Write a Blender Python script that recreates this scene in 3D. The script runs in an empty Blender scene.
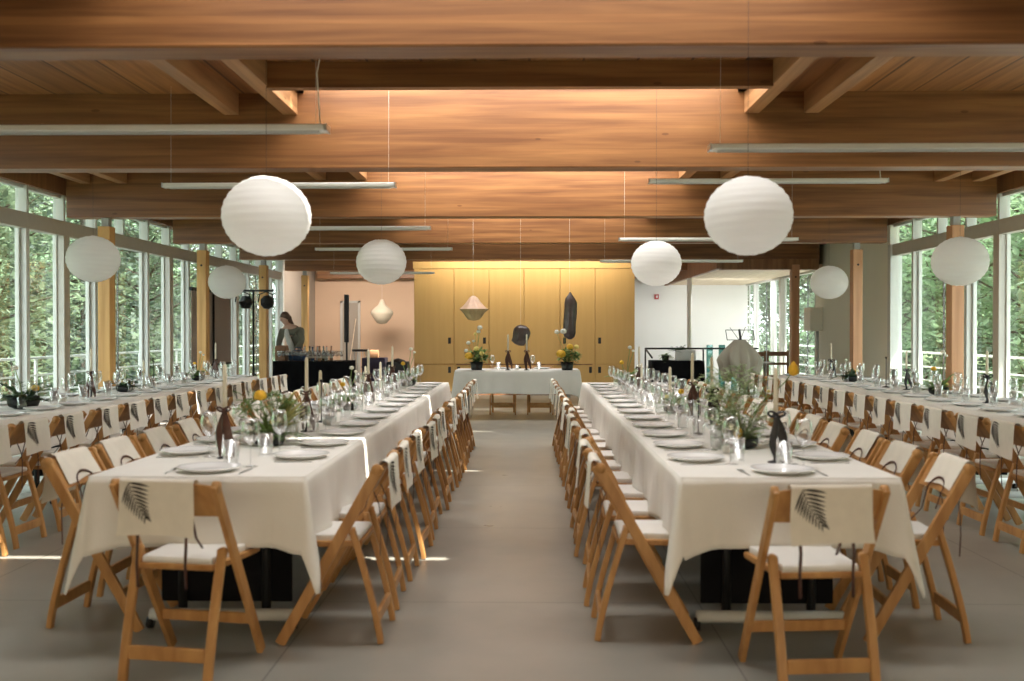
import bpy, math, random
from mathutils import Vector, Matrix, noise
random.seed(7)
R = math.radians
sc = bpy.context.scene
C = sc.collection
# ---------------------------------------------------------------- camera
cam_data = bpy.data.cameras.new('camera')
cam = bpy.data.objects.new('camera', cam_data); C.objects.link(cam)
cam_data.sensor_width = 36.0
cam_data.lens = 1000.0 / 1024.0 * 36.0
cam.location = (0, 0, 1.38)
cam.rotation_euler = (R(90) - math.atan(10.5/1000), 0, math.atan(16/1000))
cam_data.clip_end = 400
cam_data.dof.use_dof = True
cam_data.dof.focus_distance = 13.0
cam_data.dof.aperture_fstop = 2.4
sc.camera = cam
# ---------------------------------------------------------------- view, world, sun
sc.view_settings.view_transform = 'Standard'
sc.view_settings.look = 'None'
sc.view_settings.gamma = 1.0
sc.view_settings.use_curve_mapping = False
sc.view_settings.exposure = 0.93
w = bpy.data.worlds.new('world'); sc.world = w; w.use_nodes = True
bg = w.node_tree.nodes['Background']
bg.inputs[0].default_value = (0.93, 0.98, 1.0, 1)
bg.inputs[1].default_value = 3.8
sun_d = bpy.data.lights.new('sun', 'SUN'); sun = bpy.data.objects.new('sun', sun_d); C.objects.link(sun)
sun_d.energy = 9.0; sun_d.angle = R(0.6); sun_d.color = (1.0, 0.93, 0.82)
SD = Vector((-0.58, 0.36, -1.0)).normalized()
sun.rotation_euler = SD.to_track_quat('-Z', 'Y').to_euler()

# large daylight sources: window portals and the roof lights
XW = 6.0; YB = 28.1; YR = -4.0
BEAM_Y = [5.05 - 3.81, 5.05, 8.82, 12.63, 16.44, 20.25, 24.06, 27.7]
BEAM_Z = 2.81
SKY_X0, SKY_X1 = -1.98, 1.84
def area(name, loc, rot, sx, sy, e, col=(1, 1, 1), portal=False):
    d = bpy.data.lights.new(name, 'AREA'); o = bpy.data.objects.new(name, d); C.objects.link(o)
    d.shape = 'RECTANGLE'; d.size = sx; d.size_y = sy; d.energy = e; d.color = col
    o.location = loc; o.rotation_euler = rot
    if portal: d.cycles.is_portal = True
    return o
for s in (-1, 1):
    area('window_portal', (s*(XW+0.3), (YR+YB)/2, 1.62), (R(90), 0, R(90)*s), YB-YR, 3.0, 1, portal=True)
for i, by in enumerate(BEAM_Y[:7]):
    area('roof_light_daylight', ((SKY_X0+SKY_X1)/2, by-0.50, 3.80), (0, 0, 0), SKY_X1-SKY_X0-0.1, 0.70,
         (42, 42, 54, 62, 48, 10, 24)[i], (1.0, 0.97, 0.93))
area('added_rear_fill', (0, YR-0.45, 1.85), (R(76), 0, 0), 9.2, 2.2, 70, (1.0, 0.90, 0.76))  # fill lamp added behind the camera, no such window seen
# fill lamps added to brighten the two back bays and the cabinets
area('added_back_fill', (-4.2, 24.6, 3.35), (R(38), 0, 0), 2.6, 0.4, 80, (1.0, 0.93, 0.84))
area('added_back_fill', (4.9, 24.6, 2.60), (R(25), 0, 0), 1.6, 0.5, 75, (0.97, 0.99, 1.0))
area('added_back_fill', (-0.1, 20.56, 3.3), (R(52), 0, 0), 4.2, 0.08, 46, (1.0, 0.96, 0.88))

# ---------------------------------------------------------------- materials
MATS = {}
def nmat(name):
    m = bpy.data.materials.new(name); m.use_nodes = True; nt = m.node_tree
    b = nt.nodes['Principled BSDF']; MATS[name] = m
    return m, nt, b
def mat(name, col, rough=0.6, metal=0.0, var=0.06, scale=8.0, bump=0.0, bscale=60.0, spec=0.5, sheen=0.0, trans=0.0):
    m, nt, b = nmat(name)
    n = nt.nodes.new('ShaderNodeTexNoise'); n.inputs['Scale'].default_value = scale; n.inputs['Detail'].default_value = 4
    tc = nt.nodes.new('ShaderNodeTexCoord'); nt.links.new(tc.outputs['Object'], n.inputs['Vector'])
    r = nt.nodes.new('ShaderNodeValToRGB'); nt.links.new(n.outputs['Fac'], r.inputs['Fac'])
    r.color_ramp.elements[0].position = 0.3; r.color_ramp.elements[1].position = 0.7
    r.color_ramp.elements[0].color = tuple(c*(1-var) for c in col) + (1,)
    r.color_ramp.elements[1].color = tuple(min(1, c*(1+var)) for c in col) + (1,)
    nt.links.new(r.outputs['Color'], b.inputs['Base Color'])
    b.inputs['Roughness'].default_value = rough; b.inputs['Metallic'].default_value = metal
    b.inputs['Specular IOR Level'].default_value = spec
    if bump:
        n2 = nt.nodes.new('ShaderNodeTexNoise'); n2.inputs['Scale'].default_value = bscale
        nt.links.new(tc.outputs['Object'], n2.inputs['Vector'])
        bp = nt.nodes.new('ShaderNodeBump'); bp.inputs['Strength'].default_value = bump; bp.inputs['Distance'].default_value = 0.01
        nt.links.new(n2.outputs['Fac'], bp.inputs['Height']); nt.links.new(bp.outputs['Normal'], b.inputs['Normal'])
    if trans:
        t = nt.nodes.new('ShaderNodeBsdfTranslucent'); nt.links.new(r.outputs['Color'], t.inputs['Color'])
        mx = nt.nodes.new('ShaderNodeMixShader'); mx.inputs[0].default_value = trans
        nt.links.new(b.outputs[0], mx.inputs[1]); nt.links.new(t.outputs[0], mx.inputs[2])
        nt.links.new(mx.outputs[0], nt.nodes['Material Output'].inputs['Surface'])
    return m
def wood(name, c0, c1, stretch=(0.5, 9, 9), rough=0.5, planks=None, knots=True):
    """grain running along the axis with the smallest stretch value"""
    m, nt, b = nmat(name)
    tc = nt.nodes.new('ShaderNodeTexCoord'); mp = nt.nodes.new('ShaderNodeMapping')
    mp.inputs['Scale'].default_value = stretch; nt.links.new(tc.outputs['Object'], mp.inputs['Vector'])
    n = nt.nodes.new('ShaderNodeTexNoise'); n.inputs['Scale'].default_value = 2.2; n.inputs['Detail'].default_value = 6
    n.inputs['Distortion'].default_value = 0.4
    nt.links.new(mp.outputs[0], n.inputs['Vector'])
    r = nt.nodes.new('ShaderNodeValToRGB'); r.color_ramp.elements[0].position = 0.32; r.color_ramp.elements[1].position = 0.68
    r.color_ramp.elements[0].color = c0 + (1,); r.color_ramp.elements[1].color = c1 + (1,)
    nt.links.new(n.outputs['Fac'], r.inputs['Fac']); out = r.outputs['Color']
    if planks:                      # (axis 'Z' or 'X', spacing) thin dark lines and per-board tone
        ax, sp, strength = planks
        sx = nt.nodes.new('ShaderNodeSeparateXYZ'); nt.links.new(tc.outputs['Object'], sx.inputs[0])
        dv = nt.nodes.new('ShaderNodeMath'); dv.operation = 'DIVIDE'; dv.inputs[1].default_value = sp
        nt.links.new(sx.outputs[ax], dv.inputs[0])
        fl = nt.nodes.new('ShaderNodeMath'); fl.operation = 'FLOOR'; nt.links.new(dv.outputs[0], fl.inputs[0])
        wn = nt.nodes.new('ShaderNodeTexWhiteNoise'); wn.noise_dimensions = '1D'; nt.links.new(fl.outputs[0], wn.inputs['W'])
        fr = nt.nodes.new('ShaderNodeMath'); fr.operation = 'FRACT'; nt.links.new(dv.outputs[0], fr.inputs[0])
        lt = nt.nodes.new('ShaderNodeMath'); lt.operation = 'LESS_THAN'; lt.inputs[1].default_value = 0.05
        nt.links.new(fr.outputs[0], lt.inputs[0])
        hs = nt.nodes.new('ShaderNodeHueSaturation'); nt.links.new(out, hs.inputs['Color'])
        mr = nt.nodes.new('ShaderNodeMapRange'); mr.inputs['To Min'].default_value = 1-strength; mr.inputs['To Max'].default_value = 1+strength
        nt.links.new(wn.outputs['Value'], mr.inputs['Value']); nt.links.new(mr.outputs[0], hs.inputs['Value'])
        mx = nt.nodes.new('ShaderNodeMixRGB'); mx.blend_type = 'MULTIPLY'
        sc_ = nt.nodes.new('ShaderNodeMath'); sc_.operation = 'MULTIPLY'; sc_.inputs[1].default_value = 1.0 if strength > 0.15 else 0.2
        nt.links.new(lt.outputs[0], sc_.inputs[0]); nt.links.new(sc_.outputs[0], mx.inputs['Fac'])
        nt.links.new(hs.outputs[0], mx.inputs['Color1']); mx.inputs['Color2'].default_value = (0.35, 0.28, 0.2, 1)
        out = mx.outputs[0]
    if knots:
        v = nt.nodes.new('ShaderNodeTexVoronoi'); v.inputs['Scale'].default_value = 1.3
        mp2 = nt.nodes.new('ShaderNodeMapping'); mp2.inputs['Scale'].default_value = tuple(1.0 if s < 1 else 3.0 for s in stretch)
        nt.links.new(tc.outputs['Object'], mp2.inputs['Vector']); nt.links.new(mp2.outputs[0], v.inputs['Vector'])
        k = nt.nodes.new('ShaderNodeMath'); k.operation = 'LESS_THAN'; k.inputs[1].default_value = 0.05
        nt.links.new(v.outputs['Distance'], k.inputs[0])
        mk = nt.nodes.new('ShaderNodeMixRGB'); mk.blend_type = 'MULTIPLY'
        k2 = nt.nodes.new('ShaderNodeMath'); k2.operation = 'MULTIPLY'; k2.inputs[1].default_value = 0.55; nt.links.new(k.outputs[0], k2.inputs[0])
        nt.links.new(k2.outputs[0], mk.inputs['Fac']); nt.links.new(out, mk.inputs['Color1']); mk.inputs['Color2'].default_value = (0.3, 0.2, 0.12, 1)
        out = mk.outputs[0]
    nt.links.new(out, b.inputs['Base Color']); b.inputs['Roughness'].default_value = rough
    bp = nt.nodes.new('ShaderNodeBump'); bp.inputs['Strength'].default_value = 0.12; bp.inputs['Distance'].default_value = 0.01
    nt.links.new(n.outputs['Fac'], bp.inputs['Height']); nt.links.new(bp.outputs['Normal'], b.inputs['Normal'])
    return m
def thin_glass(name, tint, base=0.04, edge=0.6, power=None, rough=0.0):
    m, nt, b = nmat(name); nt.nodes.remove(b)
    t = nt.nodes.new('ShaderNodeBsdfTransparent'); t.inputs[0].default_value = tint + (1,)
    g = nt.nodes.new('ShaderNodeBsdfGlossy'); g.inputs['Roughness'].default_value = rough; g.inputs[0].default_value = (1, 1, 1, 1)
    lw = nt.nodes.new('ShaderNodeLayerWeight'); lw.inputs[0].default_value = 0.35
    mr = nt.nodes.new('ShaderNodeMapRange'); mr.inputs['To Min'].default_value = base; mr.inputs['To Max'].default_value = edge
    nt.links.new(lw.outputs['Facing'], mr.inputs['Value'])
    mx = nt.nodes.new('ShaderNodeMixShader'); nt.links.new(mr.outputs[0], mx.inputs[0])
    nt.links.new(t.outputs[0], mx.inputs[1]); nt.links.new(g.outputs[0], mx.inputs[2])
    nt.links.new(mx.outputs[0], nt.nodes['Material Output'].inputs['Surface'])
    return m
M = {}
M['beam'] = wood('glulam_beam', (0.150, 0.056, 0.017), (0.305, 0.135, 0.045), (0.35, 6, 7), 0.45, ('Z', 0.045, 0.1))
M['joist'] = wood('joist_wood', (0.28, 0.13, 0.05), (0.46, 0.235, 0.10), (7, 0.35, 7), 0.5)
M['post'] = wood('post_wood', (0.55, 0.29, 0.09), (0.72, 0.42, 0.15), (7, 7, 0.35), 0.5)
M['postr'] = wood('post_wood_rosy_lit', (0.50, 0.25, 0.125), (0.62, 0.335, 0.18), (7, 7, 0.35), 0.5)  # same post wood, reddened for the light on the right side
M['deck'] = wood('deck_boards', (0.19, 0.075, 0.022), (0.36, 0.155, 0.048), (6, 0.3, 6), 0.55, ('X', 0.42, 0.25))
M['chair'] = wood('chair_wood', (0.40, 0.185, 0.055), (0.58, 0.31, 0.11), (8, 8, 1.5), 0.38, knots=False)
M['darkwood'] = wood('dark_wood', (0.20, 0.085, 0.03), (0.32, 0.15, 0.06), (6, 6, 0.6), 0.45, knots=False)
M['cab'] = wood('cabinet_veneer', (0.60, 0.355, 0.115), (0.63, 0.378, 0.125), (5, 5, 0.3), 0.5, knots=False)
M['cloth'] = mat('table_linen', (0.86, 0.835, 0.785), 0.9, var=0.03, scale=3, bump=0.15, bscale=160, spec=0.1)
M['napkin'] = mat('napkin_linen', (0.86, 0.81, 0.72), 0.9, var=0.03, scale=20, bump=0.2, bscale=400, spec=0.1)
M['print'] = mat('fern_ink', (0.035, 0.033, 0.032), 0.9, spec=0.1)
M['ribbon'] = mat('brown_ribbon', (0.075, 0.028, 0.018), 0.4, var=0.25, scale=40)
M['blackribbon'] = mat('black_ribbon', (0.015, 0.013, 0.013), 0.45, var=0.2, scale=40)
M['pad'] = mat('seat_pad_vinyl', (0.82, 0.80, 0.76), 0.5, var=0.02)
M['china'] = mat('white_china', (0.90, 0.90, 0.90), 0.18, var=0.01)
M['wax'] = mat('ivory_wax', (0.86, 0.80, 0.66), 0.45, var=0.02, trans=0.25)
M['black'] = mat('black_metal', (0.012, 0.012, 0.013), 0.45, var=0.2)
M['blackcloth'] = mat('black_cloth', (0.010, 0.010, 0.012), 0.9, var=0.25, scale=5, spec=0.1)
M['steel'] = mat('brushed_steel', (0.55, 0.56, 0.56), 0.3, 1.0, 0.05)
M['grey'] = mat('grey_paint', (0.42, 0.43, 0.42), 0.45, var=0.03)
M['lightgrey'] = mat('light_fixture_white', (0.78, 0.78, 0.74), 0.4, var=0.02)
M['frame'] = mat('window_paint_backlit', (0.50, 0.475, 0.43), 0.5, var=0.03)  # same paint as the fins, backlit darkening put into the colour
M['fin'] = mat('window_paint_lit', (0.62, 0.63, 0.60), 0.5, var=0.02)  # same paint as the rails, lit tone put into the colour
M['wallw'] = mat('white_wall_paint', (0.80, 0.80, 0.79), 0.8, var=0.02, scale=1)
M['wallg'] = mat('sage_wall_paint', (0.86, 0.85, 0.75), 0.8, var=0.02, scale=1)
M['wallp'] = mat('peach_wall_paint', (0.64, 0.44, 0.30), 0.8, var=0.03, scale=1)
M['wallt'] = mat('taupe_wall_paint', (0.38, 0.32, 0.26), 0.8, var=0.02, scale=1)
M['lightwood'] = wood('pale_wood_ceiling', (0.66, 0.52, 0.38), (0.78, 0.64, 0.48), (6, 0.4, 6), 0.6, knots=False)
M['screen'] = mat('beige_screen', (0.40, 0.33, 0.29), 0.8, var=0.02, scale=1)
M['paper'] = mat('lantern_paper', (0.93, 0.925, 0.92), 0.8, var=0.01, scale=4, trans=0.55)
M['oldpaper'] = mat('aged_paper', (0.62, 0.53, 0.40), 0.8, var=0.03)
M['glass'] = thin_glass('drinking_glass', (0.96, 0.965, 0.97), 0.05, 0.75)
M['pane'] = thin_glass('window_pane', (0.93, 0.97, 0.96), 0.03, 0.12)
M['smoked'] = thin_glass('bronze_tinted_pane', (0.62, 0.56, 0.47), 0.03, 0.12)  # tint for the pane of the added rear window
M['teal'] = thin_glass('teal_guard_glass', (0.30, 0.52, 0.50), 0.08, 0.4)
M['leaf1'] = mat('tree_leaf_green', (0.16, 0.21, 0.125), 0.5, var=0.5, scale=0.8, trans=0.45)
M['leaf2'] = mat('tree_leaf_dark', (0.085, 0.115, 0.085), 0.5, var=0.5, scale=0.8, trans=0.35)
M['leaf3'] = mat('tree_leaf_bright', (0.27, 0.37, 0.21), 0.5, var=0.4, scale=0.8, trans=0.5)
M['bark'] = mat('tree_bark', (0.09, 0.065, 0.045), 0.9, var=0.4, scale=6, bump=0.5, bscale=20)
M['grass'] = mat('forest_floor', (0.10, 0.13, 0.05), 0.95, var=0.5, scale=2, bump=0.5, bscale=30)
M['herb'] = mat('herb_green', (0.22, 0.33, 0.11), 0.5, var=0.35, scale=30, trans=0.3)
M['darkherb'] = mat('dark_herb_green', (0.05, 0.11, 0.045), 0.5, var=0.35, scale=30, trans=0.2)
M['paleherb'] = mat('pale_fern_green', (0.44, 0.54, 0.30), 0.5, var=0.25, scale=30, trans=0.3)
M['olive'] = mat('olive_leaf', (0.42, 0.40, 0.14), 0.5, var=0.25, scale=30, trans=0.3)
M['yellow'] = mat('yellow_petal', (0.85, 0.50, 0.035), 0.5, var=0.12, scale=60, trans=0.2)
M['paleyellow'] = mat('pale_yellow_petal', (0.85, 0.70, 0.22), 0.5, var=0.1, scale=60, trans=0.2)
M['whitepetal'] = mat('white_petal', (0.85, 0.84, 0.74), 0.5, var=0.05, scale=60, trans=0.2)
M['concrete_out'] = mat('terrace_concrete', (0.42, 0.42, 0.40), 0.9, var=0.1, scale=3)
M['skin'] = mat('skin', (0.62, 0.40, 0.30), 0.5, var=0.05)
M['hair'] = mat('brown_hair', (0.09, 0.055, 0.035), 0.6, var=0.3, scale=40)
M['jacket'] = mat('olive_grey_jacket', (0.16, 0.155, 0.115), 0.85, var=0.12, scale=12)
M['shirt'] = mat('pale_shirt', (0.62, 0.64, 0.60), 0.85, var=0.05)
M['trouser'] = mat('dark_trousers', (0.03, 0.035, 0.05), 0.85)
M['blue'] = mat('navy_fabric', (0.012, 0.045, 0.12), 0.7, var=0.25, scale=9)
M['purple'] = mat('dark_purple_plastic', (0.035, 0.022, 0.06), 0.4)
M['red'] = mat('red_plastic', (0.45, 0.03, 0.035), 0.4)
M['linen_grey'] = mat('grey_beige_linen', (0.36, 0.32, 0.26), 0.9, var=0.05, scale=6)
M['blushsilk'] = mat('blush_silk', (0.80, 0.55, 0.40), 0.45, var=0.08, scale=12, trans=0.3)
M['sandsilk'] = mat('sand_silk', (0.42, 0.31, 0.15), 0.5, var=0.1, scale=12)
M['brownsilk'] = mat('brown_silk', (0.055, 0.037, 0.032), 0.32, var=0.3, scale=14)
M['cardboard'] = mat('brown_box', (0.36, 0.20, 0.12), 0.8)
M['orange'] = mat('orange_card', (0.80, 0.42, 0.22), 0.7)
M['bottle'] = thin_glass('bottle_glass', (0.35, 0.45, 0.40), 0.1, 0.5)
M['diffuser'] = mat('frosted_diffuser', (0.75, 0.76, 0.74), 0.6, var=0.01, trans=0.5)

def floor_mat():
    m, nt, b = nmat('polished_concrete')
    tc = nt.nodes.new('ShaderNodeTexCoord')
    n = nt.nodes.new('ShaderNodeTexNoise'); n.inputs['Scale'].default_value = 0.9; n.inputs['Detail'].default_value = 9; n.inputs['Roughness'].default_value = 0.6
    nt.links.new(tc.outputs['Object'], n.inputs['Vector'])
    r = nt.nodes.new('ShaderNodeValToRGB'); nt.links.new(n.outputs['Fac'], r.inputs['Fac'])
    r.color_ramp.elements[0].position = 0.3; r.color_ramp.elements[1].position = 0.72
    r.color_ramp.elements[0].color = (0.285, 0.28, 0.25, 1); r.color_ramp.elements[1].color = (0.39, 0.372, 0.322, 1)
    sx = nt.nodes.new('ShaderNodeSeparateXYZ'); nt.links.new(tc.outputs['Object'], sx.inputs[0])
    lines = []
    for ax, sp, off in (('X', 1.905, 0.55), ('Y', 1.905, 0.35)):
        a = nt.nodes.new('ShaderNodeMath'); a.operation = 'MULTIPLY_ADD'; a.inputs[1].default_value = 1/sp; a.inputs[2].default_value = off
        nt.links.new(sx.outputs[ax], a.inputs[0])
        f = nt.nodes.new('ShaderNodeMath'); f.operation = 'FRACT'; nt.links.new(a.outputs[0], f.inputs[0])
        l = nt.nodes.new('ShaderNodeMath'); l.operation = 'LESS_THAN'; l.inputs[1].default_value = 0.004; nt.links.new(f.outputs[0], l.inputs[0])
        lines.append(l)
    ad = nt.nodes.new('ShaderNodeMath'); ad.operation = 'MAXIMUM'; nt.links.new(lines[0].outputs[0], ad.inputs[0]); nt.links.new(lines[1].outputs[0], ad.inputs[1])
    k = nt.nodes.new('ShaderNodeMath'); k.operation = 'MULTIPLY'; k.inputs[1].default_value = 0.75; nt.links.new(ad.outputs[0], k.inputs[0])
    mx = nt.nodes.new('ShaderNodeMixRGB'); nt.links.new(k.outputs[0], mx.inputs['Fac']); nt.links.new(r.outputs[0], mx.inputs['Color1']); mx.inputs['Color2'].default_value = (0.09, 0.085, 0.075, 1)
    nt.links.new(mx.outputs[0], b.inputs['Base Color'])
    n2 = nt.nodes.new('ShaderNodeTexNoise'); n2.inputs['Scale'].default_value = 2.5; n2.inputs['Detail'].default_value = 5; nt.links.new(tc.outputs['Object'], n2.inputs['Vector'])
    mr = nt.nodes.new('ShaderNodeMapRange'); mr.inputs['To Min'].default_value = 0.22; mr.inputs['To Max'].default_value = 0.42
    nt.links.new(n2.outputs['Fac'], mr.inputs['Value']); nt.links.new(mr.outputs[0], b.inputs['Roughness'])
    b.inputs['Specular IOR Level'].default_value = 0.55
    return m
M['floor'] = floor_mat()

# ---------------------------------------------------------------- mesh builder
class MB:
    def __init__(s): s.v = []; s.f = []; s.mi = []; s.sm = []
    def add(s, vs, fs, mi=0, smooth=False):
        o = len(s.v); s.v += [tuple(v) for v in vs]
        for f in fs: s.f.append(tuple(i+o for i in f)); s.mi.append(mi); s.sm.append(smooth)
        return s
    def box(s, x0, y0, z0, x1, y1, z1, mi=0, bev=0.0, mtx=None):
        x0, x1 = min(x0, x1), max(x0, x1); y0, y1 = min(y0, y1), max(y0, y1); z0, z1 = min(z0, z1), max(z0, z1)
        if bev <= 0:
            vs = [(x0,y0,z0),(x1,y0,z0),(x1,y1,z0),(x0,y1,z0),(x0,y0,z1),(x1,y0,z1),(x1,y1,z1),(x0,y1,z1)]
            fs = [(0,3,2,1),(4,5,6,7),(0,1,5,4),(1,2,6,5),(2,3,7,6),(3,0,4,7)]
        else:
            b = min(bev, (x1-x0)/2.01, (y1-y0)/2.01, (z1-z0)/2.01); vs = []; fs = []
            import bmesh
            bm = bmesh.new(); bmesh.ops.create_cube(bm, size=1)
            for v in bm.verts:
                v.co = Vector(((x0+x1)/2 + v.co.x*(x1-x0), (y0+y1)/2 + v.co.y*(y1-y0), (z0+z1)/2 + v.co.z*(z1-z0)))
            bmesh.ops.bevel(bm, geom=list(bm.edges), offset=b, segments=2, profile=0.5, affect='EDGES')
            bm.verts.index_update(); vs = [v.co.copy() for v in bm.verts]; fs = [tuple(v.index for v in f.verts) for f in bm.faces]; bm.free()
        if mtx is not None: vs = [mtx @ Vector(v) for v in vs]
        return s.add(vs, fs, mi)
    def tube(s, pts, r, n=8, mi=0, caps=True, squash=1.0, up=None):
        """swept round (or flat) section along points; r scalar or list"""
        pts = [Vector(p) for p in pts]; k = len(pts)
        rs = r if isinstance(r, (list, tuple)) else [r]*k
        vs = []; fs = []; prev = None
        for i, p in enumerate(pts):
            t = (pts[min(i+1, k-1)] - pts[max(i-1, 0)]).normalized()
            ref = Vector(up) if up else (prev if prev is not None else (Vector((0,0,1)) if abs(t.z) < 0.9 else Vector((1,0,0))))
            a = t.cross(ref)
            if a.length < 1e-5: a = t.cross(Vector((0.3,1,0.2)))
            a.normalize(); b = a.cross(t).normalized(); prev = b
            for j in range(n):
                th = 2*math.pi*j/n
                vs.append(p + a*math.cos(th)*rs[i] + b*math.sin(th)*rs[i]*squash)
        for i in range(k-1):
            for j in range(n):
                fs.append((i*n+j, i*n+(j+1)%n, (i+1)*n+(j+1)%n, (i+1)*n+j))
        if caps: fs.append(tuple(range(n-1, -1, -1))); fs.append(tuple((k-1)*n+j for j in range(n)))
        return s.add(vs, fs, mi, n > 5)
    def board(s, p0, p1, wx, wt, mi=0, side=(1, 0, 0), bev=0.004):
        """board from p0 to p1; wx = size along side vector, wt = size in third direction"""
        p0 = Vector(p0); p1 = Vector(p1); t = (p1-p0); L = t.length; t.normalize()
        a = Vector(side); a = (a - t*a.dot(t)).normalized(); b = t.cross(a)
        m = Matrix((a, b, t)).transposed().to_4x4(); m.translation = p0
        return s.box(-wx/2, -wt/2, 0, wx/2, wt/2, L, mi, bev, m)
    def sweep_rect(s, pts, wx, wt, mi=0):
        """smoothly curved board: wx across x, wt across the curve"""
        pts = [Vector(p) for p in pts]; rows = []
        for i, p in enumerate(pts):
            t = (pts[min(i+1, len(pts)-1)]-pts[max(i-1, 0)]).normalized(); a = Vector((1, 0, 0)); b = t.cross(a).normalized()
            c = 0.004; h, k = wx/2, wt/2
            rows.append([p+a*x+b*y for x, y in ((-h+c, -k), (h-c, -k), (h, -k+c), (h, k-c), (h-c, k), (-h+c, k), (-h, k-c), (-h, -k+c))])
        s.grid(rows, mi, False, True)
        o = len(s.v); s.add(rows[0], [tuple(range(8))], mi); s.add(rows[-1], [tuple(range(7, -1, -1))], mi); return s
    def lathe(s, prof, n=24, mi=0, c=(0,0,0), smooth=True, fn=None):
        vs = []; fs = []; k = len(prof)
        for i, (r, z) in enumerate(prof):
            for j in range(n):
                th = 2*math.pi*j/n; rr = max(r, 1e-4)
                if fn: rr *= fn(th, z)
                vs.append((c[0]+rr*math.cos(th), c[1]+rr*math.sin(th), c[2]+z))
        for i in range(k-1):
            for j in range(n): fs.append((i*n+j, i*n+(j+1)%n, (i+1)*n+(j+1)%n, (i+1)*n+j))
        return s.add(vs, fs, mi, smooth)
    def grid(s, P, mi=0, smooth=True, closed=False):
        """P[i][j] points"""
        h = len(P); wd = len(P[0]); vs = [p for row in P for p in row]; fs = []
        for i in range(h-1):
            for j in range(wd if closed else wd-1):
                fs.append((i*wd+j, i*wd+(j+1)%wd, (i+1)*wd+(j+1)%wd, (i+1)*wd+j))
        return s.add(vs, fs, mi, smooth)
    def ell(s, c, r, n=12, m=8, mi=0, mtx=None):
        vs = []; fs = []
        for i in range(m+1):
            ph = math.pi*i/m
            for j in range(n):
                th = 2*math.pi*j/n
                v = Vector((r[0]*math.sin(ph)*math.cos(th), r[1]*math.sin(ph)*math.sin(th), r[2]*math.cos(ph)))
                if mtx is not None: v = mtx @ v
                vs.append(v + Vector(c))
        for i in range(m):
            for j in range(n): fs.append((i*n+j, (i+1)*n+j, (i+1)*n+(j+1)%n, i*n+(j+1)%n))
        return s.add(vs, fs, mi, True)
    def build(s, name, m, parent=None, loc=None):
        me = bpy.data.meshes.new(name); me.from_pydata(s.v, [], s.f)
        for mm in (m if isinstance(m, (list, tuple)) else [m]): me.materials.append(mm)
        me.polygons.foreach_set('material_index', s.mi); me.polygons.foreach_set('use_smooth', s.sm)
        me.update()
        o = bpy.data.objects.new(name, me); C.objects.link(o)
        if parent: o.parent = parent
        if loc: o.location = loc
        return o
def solidify(o, t, off=0):
    md = o.modifiers.new('solid', 'SOLIDIFY'); md.thickness = t; md.offset = off; return o
def subsurf(o, l=1):
    md = o.modifiers.new('sub', 'SUBSURF'); md.levels = l; md.render_levels = l; return o
def empty(name, loc=(0, 0, 0), rz=0.0):
    o = bpy.data.objects.new(name, None); C.objects.link(o); o.location = loc; o.rotation_euler = (0, 0, rz)
    o.empty_display_size = 0.1; return o
def tag(o, label=None, cat=None, group=None, kind=None):
    if label: o['label'] = label
    if cat: o['category'] = cat
    if group: o['group'] = group
    if kind: o['kind'] = kind
    return o
def copy_tree(o, parent=None):
    c = o.copy(); C.objects.link(c); c.parent = parent
    for ch in list(KIDS(o)): copy_tree(ch, c)
    return c
def KIDS(o): return [x for x in list(o.children)]
def struct(name, mb, m, label=None, cat=None):
    o = mb.build(name, m); tag(o, label, cat, kind='structure'); return o
ORD = ['first','second','third','fourth','fifth','sixth','seventh','eighth','ninth','tenth','eleventh','twelfth','thirteenth','fourteenth','fifteenth','sixteenth','seventeenth','eighteenth','nineteenth','twentieth','twenty-first','twenty-second','twenty-third','twenty-fourth']
class Proto:
    """first call returns the prototype itself, later calls return copies"""
    def __init__(s, o): s.o = o; s.used = False; 
    def get(s):
        if not s.used: s.used = True; return s.o
        return copy_tree(s.o)
def place(proto, x, y, z, rz=0, scale=None):
    o = proto.get(); o.location = (x, y, z); o.rotation_euler = (0, 0, rz)
    if scale: o.scale = (scale, scale, scale)
    else: o.scale = (1, 1, 1)
    return o

# ================================================================ STRUCTURE
struct('floor', MB().box(-XW-0.1, YR, -0.2, XW+0.1, YB+0.2, 0), M['floor'], 'polished grey beige concrete floor with sawn joints', 'floor')
DZ = 3.47      # underside of roof boards
# roof boards with the skylight slots left open
rb = MB(); edges = []
slots = [(by-0.93, by+0.02) for by in BEAM_Y[:7]]
rb.box(-XW-1.5, YR-1, DZ, SKY_X0-0.0, YB+1, DZ+0.12); rb.box(SKY_X1, YR-1, DZ, XW+1.5, YB+1, DZ+0.12)
y = YR-1
for a, b_ in slots:
    rb.box(SKY_X0, y, DZ, SKY_X1, a, DZ+0.12); y = b_
rb.box(SKY_X0, y, DZ, SKY_X1, YB+1, DZ+0.12)
struct('ceiling', rb, M['deck'], 'wide brown roof boards above the timber beams', 'ceiling')
# skylight curbs and opaque panes added to block the sun
for i, (a, b_) in enumerate(slots):
    o = tag(empty('trim_%d' % (i+1), (0, a, DZ)), 'roof light slot with white well sides', 'skylight', kind='structure')
    mb = MB(); h = 0.55
    mb.box(SKY_X0-0.05, -0.05, 0.0, SKY_X0, b_-a, h); mb.box(SKY_X1, -0.05, 0.0, SKY_X1+0.05, b_-a, h)
    mb.box(SKY_X0, -0.05, 0.0, SKY_X1, 0, h); mb.box(SKY_X0, b_-a-0.02, 0.12, SKY_X1, b_-a+0.03, h)
    mb.build('well_lining', M['wallw'], o)
    # sun slit: the pane stops short so that a thin strip of sun comes through
    g = 0.41
    mb = MB(); mb.box(SKY_X0, 0, h-0.02, SKY_X1, g, h); mb.box(SKY_X0, g+0.07, h-0.02, SKY_X1, b_-a, h)
    mb.build('sun_blocking_pane', M['grey'], o)
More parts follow.
